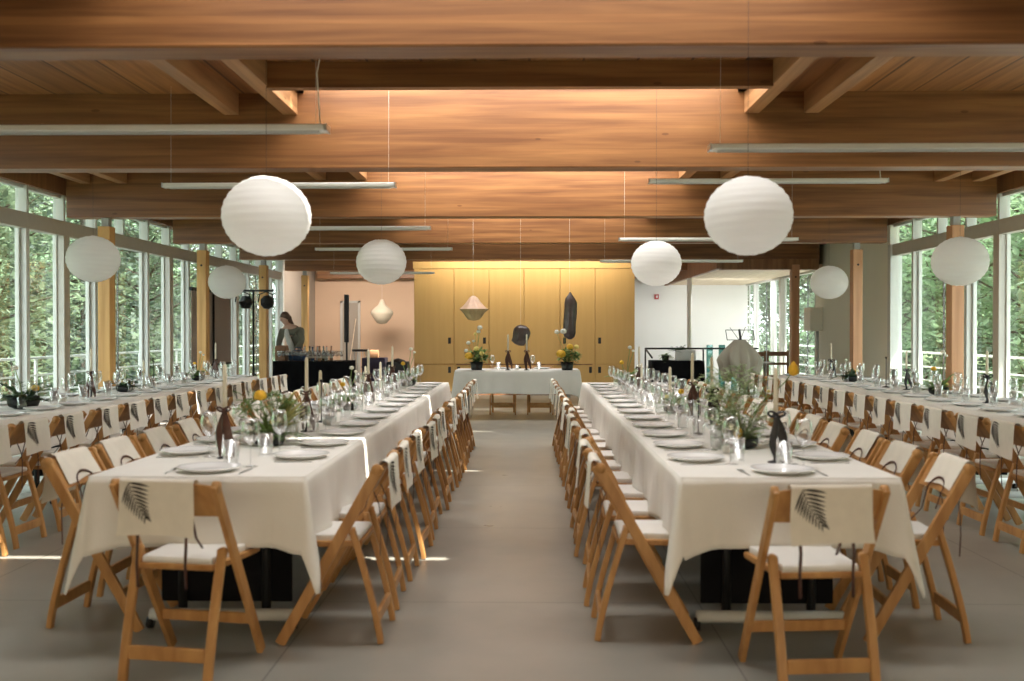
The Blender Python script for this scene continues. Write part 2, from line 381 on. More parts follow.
# beams
for i, by in enumerate(BEAM_Y):
    x1 = 5.87 if i < 6 else 3.9
    mb = MB().box(-5.87, by, BEAM_Z, x1, by+0.24, DZ+0.1, bev=0.012)
    for s in (-1, 1):           # bolt plugs near the ends
        if s*5.4 < x1: mb.lathe([(0, 0), (0.022, 0)], 10, 1)
    o = struct('trim_%d' % (10+i), mb, [M['beam'], M['black']], 'heavy glulam timber ceiling beam', 'beam')
# header beams in front of each skylight
k = 101
for by in BEAM_Y[:7]:
    struct('trim_%d' % k, MB().box(SKY_X0-0.06, by-1.03, 3.27, SKY_X1+0.06, by-0.935, DZ), M['beam'], 'short trimmer beam at the roof light', 'beam'); k += 1
# joists between the beams (run along y)
def joist(x, w_, zb, y0, y1):
    global k
    struct('trim_%d' % k, MB().box(x-w_/2, y0, zb, x+w_/2, y1, DZ, bev=0.006), M['joist'], 'roof joist between two beams', 'joist'); k += 1
for i in range(7):
    y0 = BEAM_Y[i]+0.24; y1 = BEAM_Y[i+1]
    for x in (-2.62, -2.10, 1.96, 2.48, -5.15, -5.62, 5.15, 5.62): 
        if i == 0 and abs(x) > 3: continue
        joist(x, 0.13, 3.28 if abs(x) < 3 else 3.24, y0, y1)
# eaves beams over the window walls
for s in (-1, 1):
    struct('trim_%d' % k, MB().box(s*(XW-0.02), YR, 3.12, s*(XW+0.22), YB, DZ), M['darkwood'], 'dark eaves board above the clerestory windows', 'beam'); k += 1
# posts
post_names = []
def post(x, y, label):
    o = tag(empty('timber_post', (x, y, 0)), label, 'post', 'timber posts along the window walls')
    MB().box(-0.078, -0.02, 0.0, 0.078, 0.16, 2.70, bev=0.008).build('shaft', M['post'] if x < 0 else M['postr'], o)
    MB().box(-0.045, 0.02, 2.70, 0.045, 0.12, BEAM_Z-0.0).build('steel_bracket', M['grey'], o)
    mb = MB()
    for z in (2.45,):
        mb.tube([(0, -0.024, z), (0, -0.018, z)], 0.018, 10)
    mb.build('bolt_head', M['black'], o)
names = ['nearest', 'second', 'third', 'fourth']
for i, by in enumerate(BEAM_Y[3:7]):
    post(-5.4, by+0.04, 'square timber post by the left windows, %s from the camera' % names[i])
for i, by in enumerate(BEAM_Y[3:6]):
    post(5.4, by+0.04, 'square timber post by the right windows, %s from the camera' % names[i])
for by in BEAM_Y[1:3]: pass
# window walls
def window_wall(s, y0, n, nstart, ya_solid, base_label):
    """columns of windows, pitch .9525; s = side"""
    for i in range(n):
        ya = y0 + i*0.9525; yb = ya+0.9525
        ph = round((ya - (BEAM_Y[3]+0.24)) / 0.9525) % 4          # 0: column line at ya
        o = tag(empty('window_%d' % (nstart+i), (s*XW, ya, 0)), kind='structure')
        thick = 0.15
        def bx(mb, xa, xb, a, b_, za, zb, bev=0.004): mb.box(s*xa, a, za, s*xb, b_, zb, bev=bev)
        f = MB()
        bx(f, 0, 0.13, 0, 0.9525, 2.60, 2.79)                       # transom rail
        bx(f, 0, 0.13, 0, 0.9525, 0.0, 0.12)
        if ph == 0: bx(f, -0.02, 0.13, -0.06, 0.10, 0.12, 2.60)
        f.build('rail', M['frame'], o)
        g = MB()
        bx(g, 0, 0.14, -0.025, 0.025, 2.79, 3.12)                   # clerestory fin
        bx(g, 0.04, 0.12, 0.025, 0.93, 3.08, 3.12)
        if ph != 2 and ph != 0: bx(g, 0.0, 0.14, -0.04, 0.04, 0.12, 2.60)
        # sash
        for a, b_ in ((0.04 if ph != 0 else 0.10, 0.08 if ph != 0 else 0.14), (0.87, 0.91)):
            if ph in (1,) and a > 0.5: continue
            if ph == 2 and a < 0.5: continue
            bx(g, 0.07, 0.12, a, b_, 0.12, 2.60)
        g.build('mullion', M['fin'], o)
        d = MB(); bx(d, 0.125, 0.15, 0.026, 0.045, 2.79, 3.08, 0)
        bx(d, 0.125, 0.15, 0.08 if ph != 0 else 0.14, 0.095 if ph != 0 else 0.155, 0.12, 2.60, 0)
        d.build('gasket', M['black'], o)
        p = MB(); bx(p, 0.10, 0.106, 0.0, 0.9525, 0.12, 2.60, 0); bx(p, 0.10, 0.106, 0.0, 0.9525, 2.79, 3.12, 0)
        p.build('pane', M['pane'], o)
    return nstart+n
yst = BEAM_Y[3]+0.24 - 0.9525*9
nn = window_wall(-1, yst, 9+12, 1, None, '')
yle = yst+21*0.9525
nn = window_wall(1, yst, 9+4, nn, None, '')
yre = yst+13*0.9525
nn = window_wall(1, 21.0, 7, nn, None, '')
struct('wall_left', MB().box(-XW-0.15, yle, 0, -XW, YB, DZ), M['wallt'], 'taupe wall beyond the last left window', 'wall')
struct('trim_90', MB().box(-XW-0.16, yle-0.03, 0, -XW+0.03, yle+0.12, 3.12), M['fin'], 'white window jamb', 'trim')
struct('wall_right', MB().box(XW, yre, 0, XW+0.15, 21.0, DZ), M['wallg'], 'sage grey wall between the right windows', 'wall')
struct('trim_91', MB().box(XW-0.03, yre-0.1, 0, XW+0.16, yre+0.03, 2.79), M['fin'], 'white window jamb', 'trim')
for s_, nm in ((-1, 'near_left'), (1, 'near_right')):
    struct('wall_'+nm, MB().box(s_*XW, YR, 0, s_*(XW+0.15), yst, DZ), M['wallg'], 'plain wall before the %s windows' % nm.split('_')[1], 'wall')
struct('wall_rear', MB().box(-XW-0.15, YR-0.15, 0, XW+0.15, YR, 0.4).box(-XW-0.15, YR-0.15, 2.9, XW+0.15, YR, DZ).box(-XW-0.15, YR-0.15, 0.4, -4.6, YR, 2.9).box(4.6, YR-0.15, 0.4, XW+0.15, YR, 2.9), M['wallw'], 'white wall behind the camera with an added wide window', 'wall')
o = tag(empty('window_80', (0, YR, 0)), kind='structure')  # window made up to go with the added rear fill lamp
mb = MB()
for i in range(7): mb.box(-4.6+i*1.533-0.03, -0.12, 0.4, -4.6+i*1.533+0.03, -0.02, 2.9)
mb.box(-4.6, -0.12, 0.4, 4.6, -0.02, 0.46).box(-4.6, -0.12, 2.84, 4.6, -0.02, 2.9).build('frame', M['fin'], o)
MB().box(-4.6, -0.08, 0.46, 4.6, -0.074, 2.84).build('pane', M['smoked'], o)
for i, (x0, x1, y, z, ang) in enumerate(((-5.5, -2.9, 24.6, 3.35, 38), (-2.2, 2.0, 20.56, 3.30, 52))):  # plates made up for two of the added fill lamps
    m_ = Matrix.Translation((0, y, z)) @ Matrix.Rotation(R(ang), 4, 'X')
    struct('trim_%d' % (60+i), MB().box(x0, -0.1, 0.01, x1, 0.1, 0.04, mtx=m_), M['grey'], 'plate added behind an unseen fill lamp', 'light')
struct('wall_back_left', MB().box(-XW-0.15, YB, 0, -2.3, YB+0.15, DZ), M['wallp'], 'peach wall at the back left', 'wall')
struct('wall_back_right', MB().box(-2.3, YB, 0, XW+0.15, YB+0.15, DZ), M['wallw'], 'white wall at the back right', 'wall')
# lower pale ceiling at the back right with dark fascia
struct('trim_92', MB().box(3.9, 20.5, 2.64, XW, YB, 2.72), M['lightwood'], 'pale wooden soffit', 'ceiling')
struct('trim_93', MB().box(3.82, 20.3, 2.62, 3.9, YB, DZ).box(3.9, 20.28, 2.60, 5.87, 20.5, 2.81), M['darkwood'], 'dark fascia', 'trim')
for s in (-1, 1): pass
struct('baseboard_left', MB().box(-XW, yle, 0, -XW+0.02, YB, 0.1), M['frame'])
struct('baseboard_right', MB().box(XW-0.02, yre, 0, XW, 21.0, 0.1), M['frame'])

# ================================================================ CABINET WALL
def cabinet():
    x0, x1, yf, zt = -2.42, 2.26, 21.2, 2.83
    o = tag(empty('storage_cabinet', ((x0+x1)/2, yf, 0)), 'tall honey coloured storage cabinet wall behind the head table', 'cabinet')
    cx = (x0+x1)/2
    MB().box(x0-cx, 0.03, 0.0, x1-cx, 1.2, zt, bev=0.004).build('body', M['cab'], o)
    MB().box(x0-cx-0.02, -0.012, zt-0.15, x1-cx+0.02, 0.03, zt, bev=0.004).build('cornice', M['cab'], o)
    xs = [x0, x0+0.06]; seams = [414, 454, 489, 524, 560, 595, 635]
    wx = [(s-528)*yf/1000 - cx for s in seams]; wx[0] = x0-cx; wx[-1] = x1-cx
    zs = 0.65
    hand = {0: (1, 1), 1: (1, 0), 2: (0, 0), 3: (0, 0), 4: (-1, 1), 5: (-1, -1)}
    for i in range(6):
        a, b_ = wx[i]+0.006, wx[i+1]-0.006
        d = MB().box(a, 0, zs+0.012, b_, 0.03, zt-0.16, bev=0.003).build('tall_door', M['cab'], o)
        if i in (0, 1, 4, 5):
            hx = b_-0.09 if i in (0, 1) else a+0.09
            MB().box(hx-0.03, -0.004, zs+0.44, hx+0.03, 0.004, zs+0.57, bev=0.003).build('handle', M['black'], d)
        d = MB().box(a, 0, 0.08, b_, 0.03, zs-0.012, bev=0.003).build('low_door', M['cab'], o)
        hx = b_-0.09 if i % 2 == 0 else a+0.09
        MB().box(hx-0.03, -0.004, zs-0.18, hx+0.03, 0.004, zs-0.05, bev=0.003).build('handle', M['black'], d)
    MB().box(x0-cx, 0.01, 0, x1-cx, 0.03, 0.08).build('plinth', M['darkwood'], o)
    MB().box(x0-cx+0.9, -0.006, zs-0.012, x1-cx-0.9, 0.004, zs+0.012).build('dark_rail', M['darkwood'], o)
cabinet()

# ================================================================ LINEAR LIGHTS
def fixture_proto():
    o = empty('linear_light')
    mb = MB().box(-1.1, -0.055, 0.0, 1.1, 0.055, 0.036, bev=0.008); mb.build('housing', M['lightgrey'], o)
    MB().box(-1.06, -0.04, -0.005, 1.06, 0.04, 0.0).build('diffuser', M['diffuser'], o)
    for s in (-1, 1):
        MB().box(s*1.1, -0.056, -0.002, s*1.112, 0.056, 0.038, bev=0.003).build('end_cap', M['steel'], o)
    return o
FX = Proto(fixture_proto())
fixtures = []
def fixture(cx, y, z, label, sx=1.0):
    o = place(FX, cx, y, z); o.scale = (sx, 1, 1); tag(o, label, 'light', 'white linear pendant lights under the beams'); fixtures.append((o, y, z, label))
for i, (xe, y, z, ln) in enumerate([(-1.13, 5.65, 2.50, 1), (-1.13, 8.55, 2.60, 0.9), (-1.13, 11.6, 2.545, 0.93), (-1.13, 14.9, 2.57, 0.92), (-1.8, 19.2, 2.46, 0.9)]):
    fixture(xe-1.11*ln, y, z, 'white linear pendant light on the left, %s from the camera' % ['nearest', 'second', 'third', 'fourth', 'fifth'][i], ln)
for i, (xe, y, z) in enumerate([(1.13, 6.28, 2.50), (1.13, 9.4, 2.755), (1.13, 12.5, 2.49), (1.13, 15.7, 2.44)]):
    fixture(xe+1.11, y, z, 'white linear pendant light on the right, %s from the camera' % ['nearest', 'second', 'third', 'farthest'][i])
for o, y, z, label in fixtures:
    zt = (BEAM_Z if any(by <= y <= by+0.24 for by in BEAM_Y) else DZ) - z
    for s in (-1, 1):
        x = s*1.04
        MB().tube([(x, 0, 0.034), (x+0.004, 0, zt)], 0.0010, 5).build('suspension_cable', M['lightgrey'], o)
    if 'left, nearest' in label or 'right, second' in label:
        MB().tube([(1.06, 0.02, 0.034), (1.04, 0.03, zt*0.35), (1.075, 0.04, zt*0.55), (1.045, 0.02, zt*0.75), (1.06, 0, zt)], 0.004, 5).build('power_cord', M['lightgrey'], o)

# ================================================================ PAPER LANTERNS
def lantern(x, y, z, d, label, seed):
    o = tag(empty('paper_lantern', (x, y, z)), label, 'lantern', 'round white paper lanterns')
    rnd = random.Random(seed); n = 22; prof = []
    tilt = rnd.uniform(-0.1, 0.1)
    mb = MB(); P = []
    rows = 44
    for i in range(rows+1):
        ph = 0.13 + (math.pi-0.26)*i/rows; row = []
        for j in range(40):
            th = 2*math.pi*j/40
            u = (ph/math.pi*15 + 0.5*math.sin(th+seed)*0.6) % 1.0
            rr = d/2*(0.985 + 0.022*math.sin(math.pi*u))
            rr *= 1+0.008*math.sin(3*th+seed)
            row.append((rr*math.sin(ph)*math.cos(th), rr*math.sin(ph)*math.sin(th), rr*math.cos(ph)*0.90))
        P.append(row)
    mb.grid(P, closed=True); mb.build('paper_shade', M['paper'], o)
    c = MB(); c.tube([(0, 0, d/2-0.03), (0.0, 0, DZ - z)], 0.0011, 5); c.build('hanging_cord', M['black'], o)
    t = MB(); t.tube([(0.03*math.cos(a), 0.03*math.sin(a), d/2*0.885) for a in [i*math.pi/5 for i in range(11)]], 0.002, 5)
    t.tube([(-0.03, 0, d/2*0.885), (0, 0, d/2*0.895), (0.03, 0, d/2*0.885)], 0.002, 5); t.build('wire_holder', M['steel'], o)
lantern(-1.39, 5.3, 1.985, 0.468, 'largest white paper lantern on the left, above the left centre table', 1)
lantern(1.09, 4.98, 1.945, 0.432, 'largest white paper lantern on the right, above the right centre table', 2)
lantern(-1.38, 9.4, 2.02, 0.47, 'paper lantern above the far half of the left centre table', 3)
lantern(1.10, 8.6, 1.95, 0.43, 'paper lantern above the far half of the right centre table', 4)
lantern(-3.98, 9.1, 2.03, 0.47, 'paper lantern at the far left before the nearest post', 5)
lantern(-4.02, 13.3, 2.02, 0.49, 'small paper lantern at the left before the dark stage light', 6)
lantern(3.90, 9.1, 2.0, 0.49, 'paper lantern at the far right before the nearest right post', 7)
lantern(3.92, 13.1, 2.0, 0.48, 'small paper lantern at the right beside the second right post', 8)

# ================================================================ TABLES, CLOTHS
TZ = 0.75
def table(x, y, w_, L, label, group):
    o = tag(empty('banquet_table', (x, y, 0)), label, 'table', group)
    MB().box(-w_/2+0.02, 0.01, TZ-0.035, w_/2-0.02, L-0.01, TZ-0.006, bev=0.006).build('tabletop', M['grey'], o)
    for yy in (0.36, L-0.36):
        MB().tube([(-w_/2+0.12, yy, 0.065), (w_/2-0.12, yy, 0.065)], 0.028, 10).build('foot_bar', M['lightgrey'], o)
        for s in (-1, 1):
            MB().tube([(s*(w_/2-0.26), yy+0.03, 0.06), (s*(w_/2-0.26), yy+0.03, TZ-0.03)], 0.022, 8).build('leg', M['black'], o)
            q = MB(); q.tube([(s*(w_/2-0.12)-0.012, yy, 0.03), (s*(w_/2-0.12)+0.012, yy, 0.03)], 0.03, 12); q.build('caster', M['black'], o)
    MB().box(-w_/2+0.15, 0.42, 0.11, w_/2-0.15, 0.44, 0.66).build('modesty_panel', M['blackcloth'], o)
    return o
def cloth(x, y, w_, L, drop, label, seed, flare=0.05, lift_ends=True):
    rnd = random.Random(seed); ph = [rnd.uniform(0, 6.28) for _ in range(8)]
    # perimeter samples with outward normal; corner zones turn through 90 degrees and fall lower
    per = []
    hw = w_/2; r = 0.012
    def seg(a, b_, nrm, n):
        for i in range(n):
            t = i/n; p = (a[0]+(b_[0]-a[0])*t, a[1]+(b_[1]-a[1])*t); ln = math.hypot(b_[0]-a[0], b_[1]-a[1])
            dc = min(t, 1-t)*ln
            per.append((p, nrm, dc))
    def corner(c, a0, n=8):
        for i in range(n):
            a = a0 + (i+0.5)/n*math.pi/2
            per.append(((c[0]+r*math.cos(a), c[1]+r*math.sin(a)), (math.cos(a), math.sin(a)), -abs((i+0.5)/n-0.5)-0.01))
    n1 = max(8, int(w_/0.04)); n2 = max(8, int(L/0.045))
    seg((-hw+r, 0), (hw-r, 0), (0, -1), n1); corner((hw-r, r), -math.pi/2)
    seg((hw, r), (hw, L-r), (1, 0), n2); corner((hw-r, L-r), 0)
    seg((hw-r, L), (-hw+r, L), (0, 1), n1); corner((-hw+r, L-r), math.pi/2)
    seg((-hw, L-r), (-hw, r), (-1, 0), n2); corner((-hw+r, r), math.pi)
    P = []; rows = 13; s_acc = 0; prev = per[0][0]
    lens = []
    for p, nr, dc in per:
        s_acc += math.hypot(p[0]-prev[0], p[1]-prev[1]); prev = p; lens.append(s_acc)
    for i in range(rows):
        t = i/(rows-1); row = []
        for (p, nr, dc), sl in zip(per, lens):
            if dc < 0:   # corner: pointed fall, more outward
                c_ = 1-2*abs(-dc-0.01)          # 1 at the diagonal
                dd = drop*(1.10+0.72*c_**1.8); fl = 0.045+0.065*c_**1.5
            else:
                e = math.exp(-dc/0.10)
                dd = drop*(1.0+0.15*e); fl = flare*(0.35) + 0.03*e
            wv = (math.sin(sl*9+ph[0]) + 0.6*math.sin(sl*17+ph[1]) + 0.4*math.sin(sl*31+ph[2]))*0.014
            if dc >= 0 and dc < 0.25: wv *= 0.6; wv -= 0.035*math.exp(-((dc-0.13)/0.06)**2)
            if dc < 0: wv = 0
            dd += drop*0.02*math.sin(sl*5+ph[3])
            tt = t
            off = fl*tt + wv*tt**1.3 + 0.006*math.sin(min(1, tt*6)*math.pi/2)
            row.append((p[0]+nr[0]*off, p[1]+nr[1]*off, TZ+0.004-dd*tt + (0.0 if i else 0)))
        P.append(row)
    mb = MB()
    # top sheet
    n = len(per); o0 = len(mb.v)
    mb.grid(P, closed=True)
    ny = max(3, int(L/0.3)); nx = 6
    top = [[(-hw+w_*a/nx, L*b_/ny, TZ+0.004) for a in range(nx+1)] for b_ in range(ny+1)]
    mb.add([q for rw in top for q in rw], [(b_*(nx+1)+a, b_*(nx+1)+a+1, (b_+1)*(nx+1)+a+1, (b_+1)*(nx+1)+a) for b_ in range(ny) for a in range(nx)])
    o = mb.build('tablecloth', M['cloth']); o.location = (x, y, 0)
    solidify(o, 0.002, 1)
    tag(o, label, 'tablecloth'); return o
pos3 = ['nearest the camera', 'in the middle of the row', 'at the far end']
LX, RX, OLX, ORX = -1.412, 1.11, -4.08, 3.91
CW = 0.93
for nm, X, y0, n, L, w_ in (('left centre', LX, 4.23, 3, 2.56, CW), ('right centre', RX, 4.23, 3, 2.56, CW),
                        ('left window', OLX, 5.6, 3, 2.6, 0.90), ('right window', ORX, 5.6, 3, 2.8, 0.90)):
    for i in range(n):
        table(X, y0+i*L, w_-0.02, L, 'banquet table under the cloth of the %s row, %s' % (nm, pos3[i]), '%s table row' % nm)
        o = cloth(X, y0+i*L+(0.0 if i == 0 else 0.004), w_, L-0.004, 0.29 if w_ > 0.91 else 0.26, 'cream linen tablecloth on the %s row, %s' % (nm, pos3[i]), i*7+int(X*10)+50)
        o['group'] = 'cream linen tablecloths'

# ================================================================ CHAIR
def lean(z): return 0.44*(0.79-z)/0.79
def chair_proto():
    o = empty('folding_chair')
    for s in (-1, 1):
        mb = MB(); mb.board((s*0.212, -0.002, 0.785), (s*0.205, 0.44, 0.004), 0.022, 0.048)
        mb.tube([(s*0.201, lean(0.77)-0.0, 0.772), (s*0.223, lean(0.77), 0.772)], 0.024, 12)
        mb.build('front_leg', M['chair'], o)
        mb = MB(); pts = [(s*0.180, 0.125, 0.50), (s*0.180, 0.105, 0.44), (s*0.179, 0.070, 0.33), (s*0.178, 0.030, 0.16), (s*0.178, 0.0, 0.004)]
        zs_ = [0.503-0.499*i/16 for i in range(17)]
        mb.sweep_rect([(s*(0.180-0.002*(1-z/0.5)), 0.127*max(0, z/0.503)**1.25, z) for z in zs_], 0.036, 0.026)
        mb.tube([(s*0.180, 0.113, 0.497), (s*0.180, 0.139, 0.497)], 0.018, 14)
        mb.build('rear_leg', M['chair'], o)
    # curved backrest board
    P = []; 
    mb = MB(); front = []; back = []
    for i in range(9):
        z = 0.648 + 0.128*i/8
        rf = []; rk = []
        for j in range(15):
            x = -0.201 + 0.402*j/14; cv = 0.012*(1-(x/0.2)**2)
            zz = z + (0.010*(1-(x/0.2)**4) if i == 8 else 0)
            rf.append((x, lean(zz)+0.008-cv, zz)); rk.append((x, lean(zz)-0.008-cv, zz))
        front.append(rf); back.append(rk)
    mb.grid(front); mb.grid([r[::-1] for r in back])
    mb.grid([back[-1], front[-1]], smooth=False); mb.grid([front[0], back[0]], smooth=False)
    mb.grid([[f[0] for f in front], [b_[0] for b_ in back]], smooth=False); mb.grid([[b_[-1] for b_ in back], [f[-1] for f in front]], smooth=False)
    mb.build('backrest', M['chair'], o)
    MB().box(-0.160, 0.085, 0.425, 0.160, 0.125, 0.45, bev=0.008).board((-0.150, 0.115, 0.4375), (-0.172, 0.44, 0.4375), 0.036, 0.025).board((0.150, 0.115, 0.4375), (0.172, 0.44, 0.4375), 0.036, 0.025).box(-0.190, 0.425, 0.425, 0.190, 0.47, 0.45, bev=0.008).build('seat_frame', M['chair'], o)
    pdm = MB().box(-0.5, 0.095, 0.446, 0.5, 0.455, 0.476, bev=0.012)
    pdm.v = [(x*2*(0.150+0.022*(y-0.095)/0.36), y, z) for x, y, z in pdm.v]
    pdm.build('seat_pad', M['pad'], o)
    MB().box(-0.160, 0.008, 0.085, 0.160, 0.028, 0.140, bev=0.005).build('rear_stretcher', M['chair'], o)
    MB().board((-0.2, lean(0.17), 0.17), (0.2, lean(0.17), 0.17), 0.045, 0.02, side=(0, 0, 1)).build('front_stretcher', M['chair'], o)
    return o
def napkin_proto(variant):
    o = empty('draped_napkin')
    rnd = random.Random(variant); wd = 0.31; hw = wd/2
    def surf(u, v):
        """u across 0..1; v along 0 (rear hem) .. 1 (front hem)"""
        x = -hw + wd*u
        tot = [0.215, 0.03, 0.125]
        s = v*sum(tot)
        cv = 0.012*(1-min(1, (x/0.2)**2))
        if s < tot[0]:
            z = 0.797 - (tot[0]-s)
            k_ = (0.797-z)/0.215
            y = lean(0.797) - 0.019 - cv - 0.010*k_
            y -= 0.006*k_*(1+math.sin(u*7+variant)) 
            z += 0.010*math.sin(u*3.1+variant*2)*k_
            x += 0.008*k_*math.sin(v*5+variant) + (u-0.5)*0.012*k_
        elif s < tot[0]+tot[1]:
            a = (s-tot[0])/tot[1]; y = lean(0.797) - 0.019-cv + 0.038*a; z = 0.797+0.006*math.sin(a*math.pi)
        else:
            d = s-tot[0]-tot[1]; z = 0.797-d; y = lean(z)+0.019-cv + 0.004*math.sin(u*9+variant)*d*8
            z += 0.012*math.sin(u*4+variant)*d*6
        return Vector((x, y, z))
    mb = MB(); P = [[surf(j/16, i/34) for j in range(17)] for i in range(35)]
    mb.grid(P)
    # fern print: stem with rows of leaflets, laid on the rear face
    def on(px, pz):          # px,pz on cloth in metres from left edge / down from top fold
        u = px/wd; v = (0.215-pz)/0.37
        p = surf(u, max(0.0, v)); p.y -= 0.0022; return p
    if variant != 9:
        cx0 = 0.055; stem = []
        for i in range(11):
            t = i/10; stem.append((cx0-0.012+0.028*math.sin(t*1.5)**1 + 0.055*t*t, 0.010+0.145*t))
        def leafl(bx, bz, ang, L, wv):
            dx, dz = math.cos(ang), math.sin(ang); nx, nz = -dz, dx
            pts = []
            for t, ww in ((0, 0.15), (0.25, 0.8), (0.55, 1.0), (0.85, 0.55), (1.0, 0.05)):
                cxx = bx+dx*L*t - nx*0.0; czz = bz+dz*L*t + 0.12*L*t*t
                pts.append(((cxx+nx*wv*ww, czz+nz*wv*ww), (cxx-nx*wv*ww, czz-nz*wv*ww)))
            for a, b_ in zip(pts[:-1], pts[1:]):
                q = [on(*a[0]), on(*a[1]), on(*b_[1]), on(*b_[0])]
                mb.add(q, [(0, 1, 2, 3)], 1)
        for i in range(10):
            a, b_ = stem[i], stem[i+1]
            mb.add([on(a[0]-0.0015, a[1]), on(a[0]+0.0015, a[1]), on(b_[0]+0.0012, b_[1]), on(b_[0]-0.0012, b_[1])], [(0, 1, 2, 3)], 1)
            Lr = 0.088*(1-0.068*i); Ll = 0.075*(1-0.07*i)
            leafl(a[0], a[1], 0.02+0.06*i, Lr, 0.0052*(1-0.04*i))
            leafl(a[0], a[1], 1.95-0.05*i, Ll, 0.0042*(1-0.04*i))
    c = mb.build('napkin_cloth', [M['napkin'], M['print']], o)
    md = None
    # dark hem edge + ribbon
    rbm = MB()
    for x in (-0.105, 0.10):
        pts = [(x, 0.045, 0.66), (x, 0.02, 0.60), (x+0.002, 0.012, 0.54), (x-0.002, 0.012, 0.46), (x+0.001, 0.016, 0.37)]
        rbm.tube(pts, 0.0065, 6, squash=0.3, up=(0, -1, 0.1))
    arch = []
    for i in range(13):
        a = math.pi*i/12; x = -0.0 - 0.085*math.cos(a); z = 0.655 + 0.052*math.sin(a)
        arch.append((x, lean(z)+0.014, z))
    arch = [(-0.09, lean(0.60)+0.01, 0.58)] + arch + [(0.09, lean(0.60)+0.01, 0.55), (0.095, lean(0.5), 0.50)]
    rbm.tube(arch, 0.006, 6, squash=0.35, up=(0, 1, 0.3))
    rbm.build('ribbon', M['ribbon'], o)
    return o
CH = Proto(chair_proto())
NP = [Proto(napkin_proto(i)) for i in range(4)]
rc = random.Random(3)
chair_count = {}
def chair(x, y, rz, lab, nlab, napkin=True, grp=None):
    place(CH, x, y, 0, rz); o = CH.last = C.objects[-1] if False else None
def put_chair(x, y, rz, where, grp, napkin=True):
    o = place(CH, x, y, 0, rz)
    tag(o, 'wooden folding chair %s' % where, 'chair', grp)
    if napkin:
        n = place(NP[rc.randrange(4)], x, y, 0, rz)
        off = rc.uniform(-0.03, 0.03)
        n.location = (x + math.cos(rz)*off, y + math.sin(rz)*off, 0)
        tag(n, 'fern print napkin over chair %s' % where, 'napkin', 'fern print napkins on chair backs')
# rows
SPC = 0.545
def row(X, y0, n, rz, where, grp, jit=0.012, spc=SPC):
    for i in range(n):
        put_chair(X+rc.uniform(-jit, jit)*1.5, y0+i*spc+rc.uniform(-jit, jit), rz+rc.uniform(-0.045, 0.045), where.format(ORD[i]), grp)
row(-0.635, 4.55, 14, R(90), 'on aisle side of left centre table, {} from camera', 'aisle side chairs of the left centre table')
row(0.315, 4.62, 14, R(-90), 'on aisle side of right centre table, {} from camera', 'aisle side chairs of the right centre table')
row(-2.20, 4.75, 14, R(-90), 'on outer side of left centre table, {} from camera', 'outer side chairs of the left centre table')
row(1.93, 4.60, 14, R(90), 'on outer side of right centre table, {} from camera', 'outer side chairs of the right centre table')
row(-3.20, 5.86, 14, R(90), 'on room side of left window table, {} from camera', 'chairs along the left window table')
row(3.03, 5.83, 15, R(-90), 'on room side of right window table, {} from camera', 'chairs along the right window table')
put_chair(-1.415, 3.86, R(-9), 'at the near end of the left centre table', None)
put_chair(1.135, 3.76, R(5), 'at the near end of the right centre table', None)
put_chair(-0.41, 16.68, R(180), 'behind the head table on the left', 'chairs behind the head table', False)
put_chair(0.20, 16.68, R(180), 'behind the head table on the right', 'chairs behind the head table', False)

# ================================================================ TABLEWARE
TT = TZ+0.0055
def plate_proto():
    mb = MB(); mb.lathe([(0, 0.004), (0.075, 0.004), (0.08, 0.0), (0.085, 0.003), (0.128, 0.016), (0.137, 0.021), (0.137, 0.024), (0.128, 0.021), (0.088, 0.009), (0.08, 0.0075), (0, 0.0075)], 32)
    o = mb.build('dinner_plate', M['china']); return o
def wine_proto():
    mb = MB(); mb.lathe([(0, 0.002), (0.034, 0.0), (0.035, 0.002), (0.012, 0.007), (0.004, 0.014), (0.0035, 0.095), (0.012, 0.104), (0.030, 0.122), (0.040, 0.15), (0.041, 0.17), (0.036, 0.20), (0.031, 0.222), (0.0295, 0.222), (0.0345, 0.20), (0.0395, 0.17), (0.0385, 0.15), (0.029, 0.124), (0.010, 0.107), (0, 0.106)], 20)
    return mb.build('wine_glass', M['glass'])
def tumbler_proto():
    mb = MB(); mb.lathe([(0, 0.0), (0.033, 0.0), (0.035, 0.004), (0.038, 0.115), (0.0365, 0.115), (0.0335, 0.012), (0, 0.010)], 20)
    return mb.build('water_tumbler', M['glass'])
def fork_proto():
    mb = MB(); mb.box(-0.004, -0.09, 0.001, 0.004, 0.02, 0.004, bev=0.001); mb.box(-0.011, 0.02, 0.001, 0.011, 0.045, 0.004, bev=0.001)
    for x in (-0.0095, -0.0032, 0.0032, 0.0095): mb.box(x-0.0017, 0.045, 0.002, x+0.0017, 0.09, 0.005)
    return mb.build('fork', M['steel'])
def knife_proto():
    mb = MB(); mb.box(-0.006, -0.10, 0.001, 0.006, 0.0, 0.005, bev=0.0015)
    mb.add([(-0.006, 0, 0.001), (0.008, 0, 0.001), (0.009, 0.07, 0.001), (-0.002, 0.105, 0.001), (-0.006, 0.08, 0.001), (-0.006, 0, 0.003), (0.008, 0, 0.003), (0.009, 0.07, 0.003), (-0.002, 0.105, 0.003), (-0.006, 0.08, 0.003)],
           [(4, 3, 2, 1, 0), (5, 6, 7, 8, 9), (0, 1, 6, 5), (1, 2, 7, 6), (2, 3, 8, 7), (3, 4, 9, 8), (4, 0, 5, 9)])
    return mb.build('table_knife', M['steel'])
PL, WG, TG, FK, KN = (Proto(f()) for f in (plate_proto, wine_proto, tumbler_proto, fork_proto, knife_proto))
rt = random.Random(11)
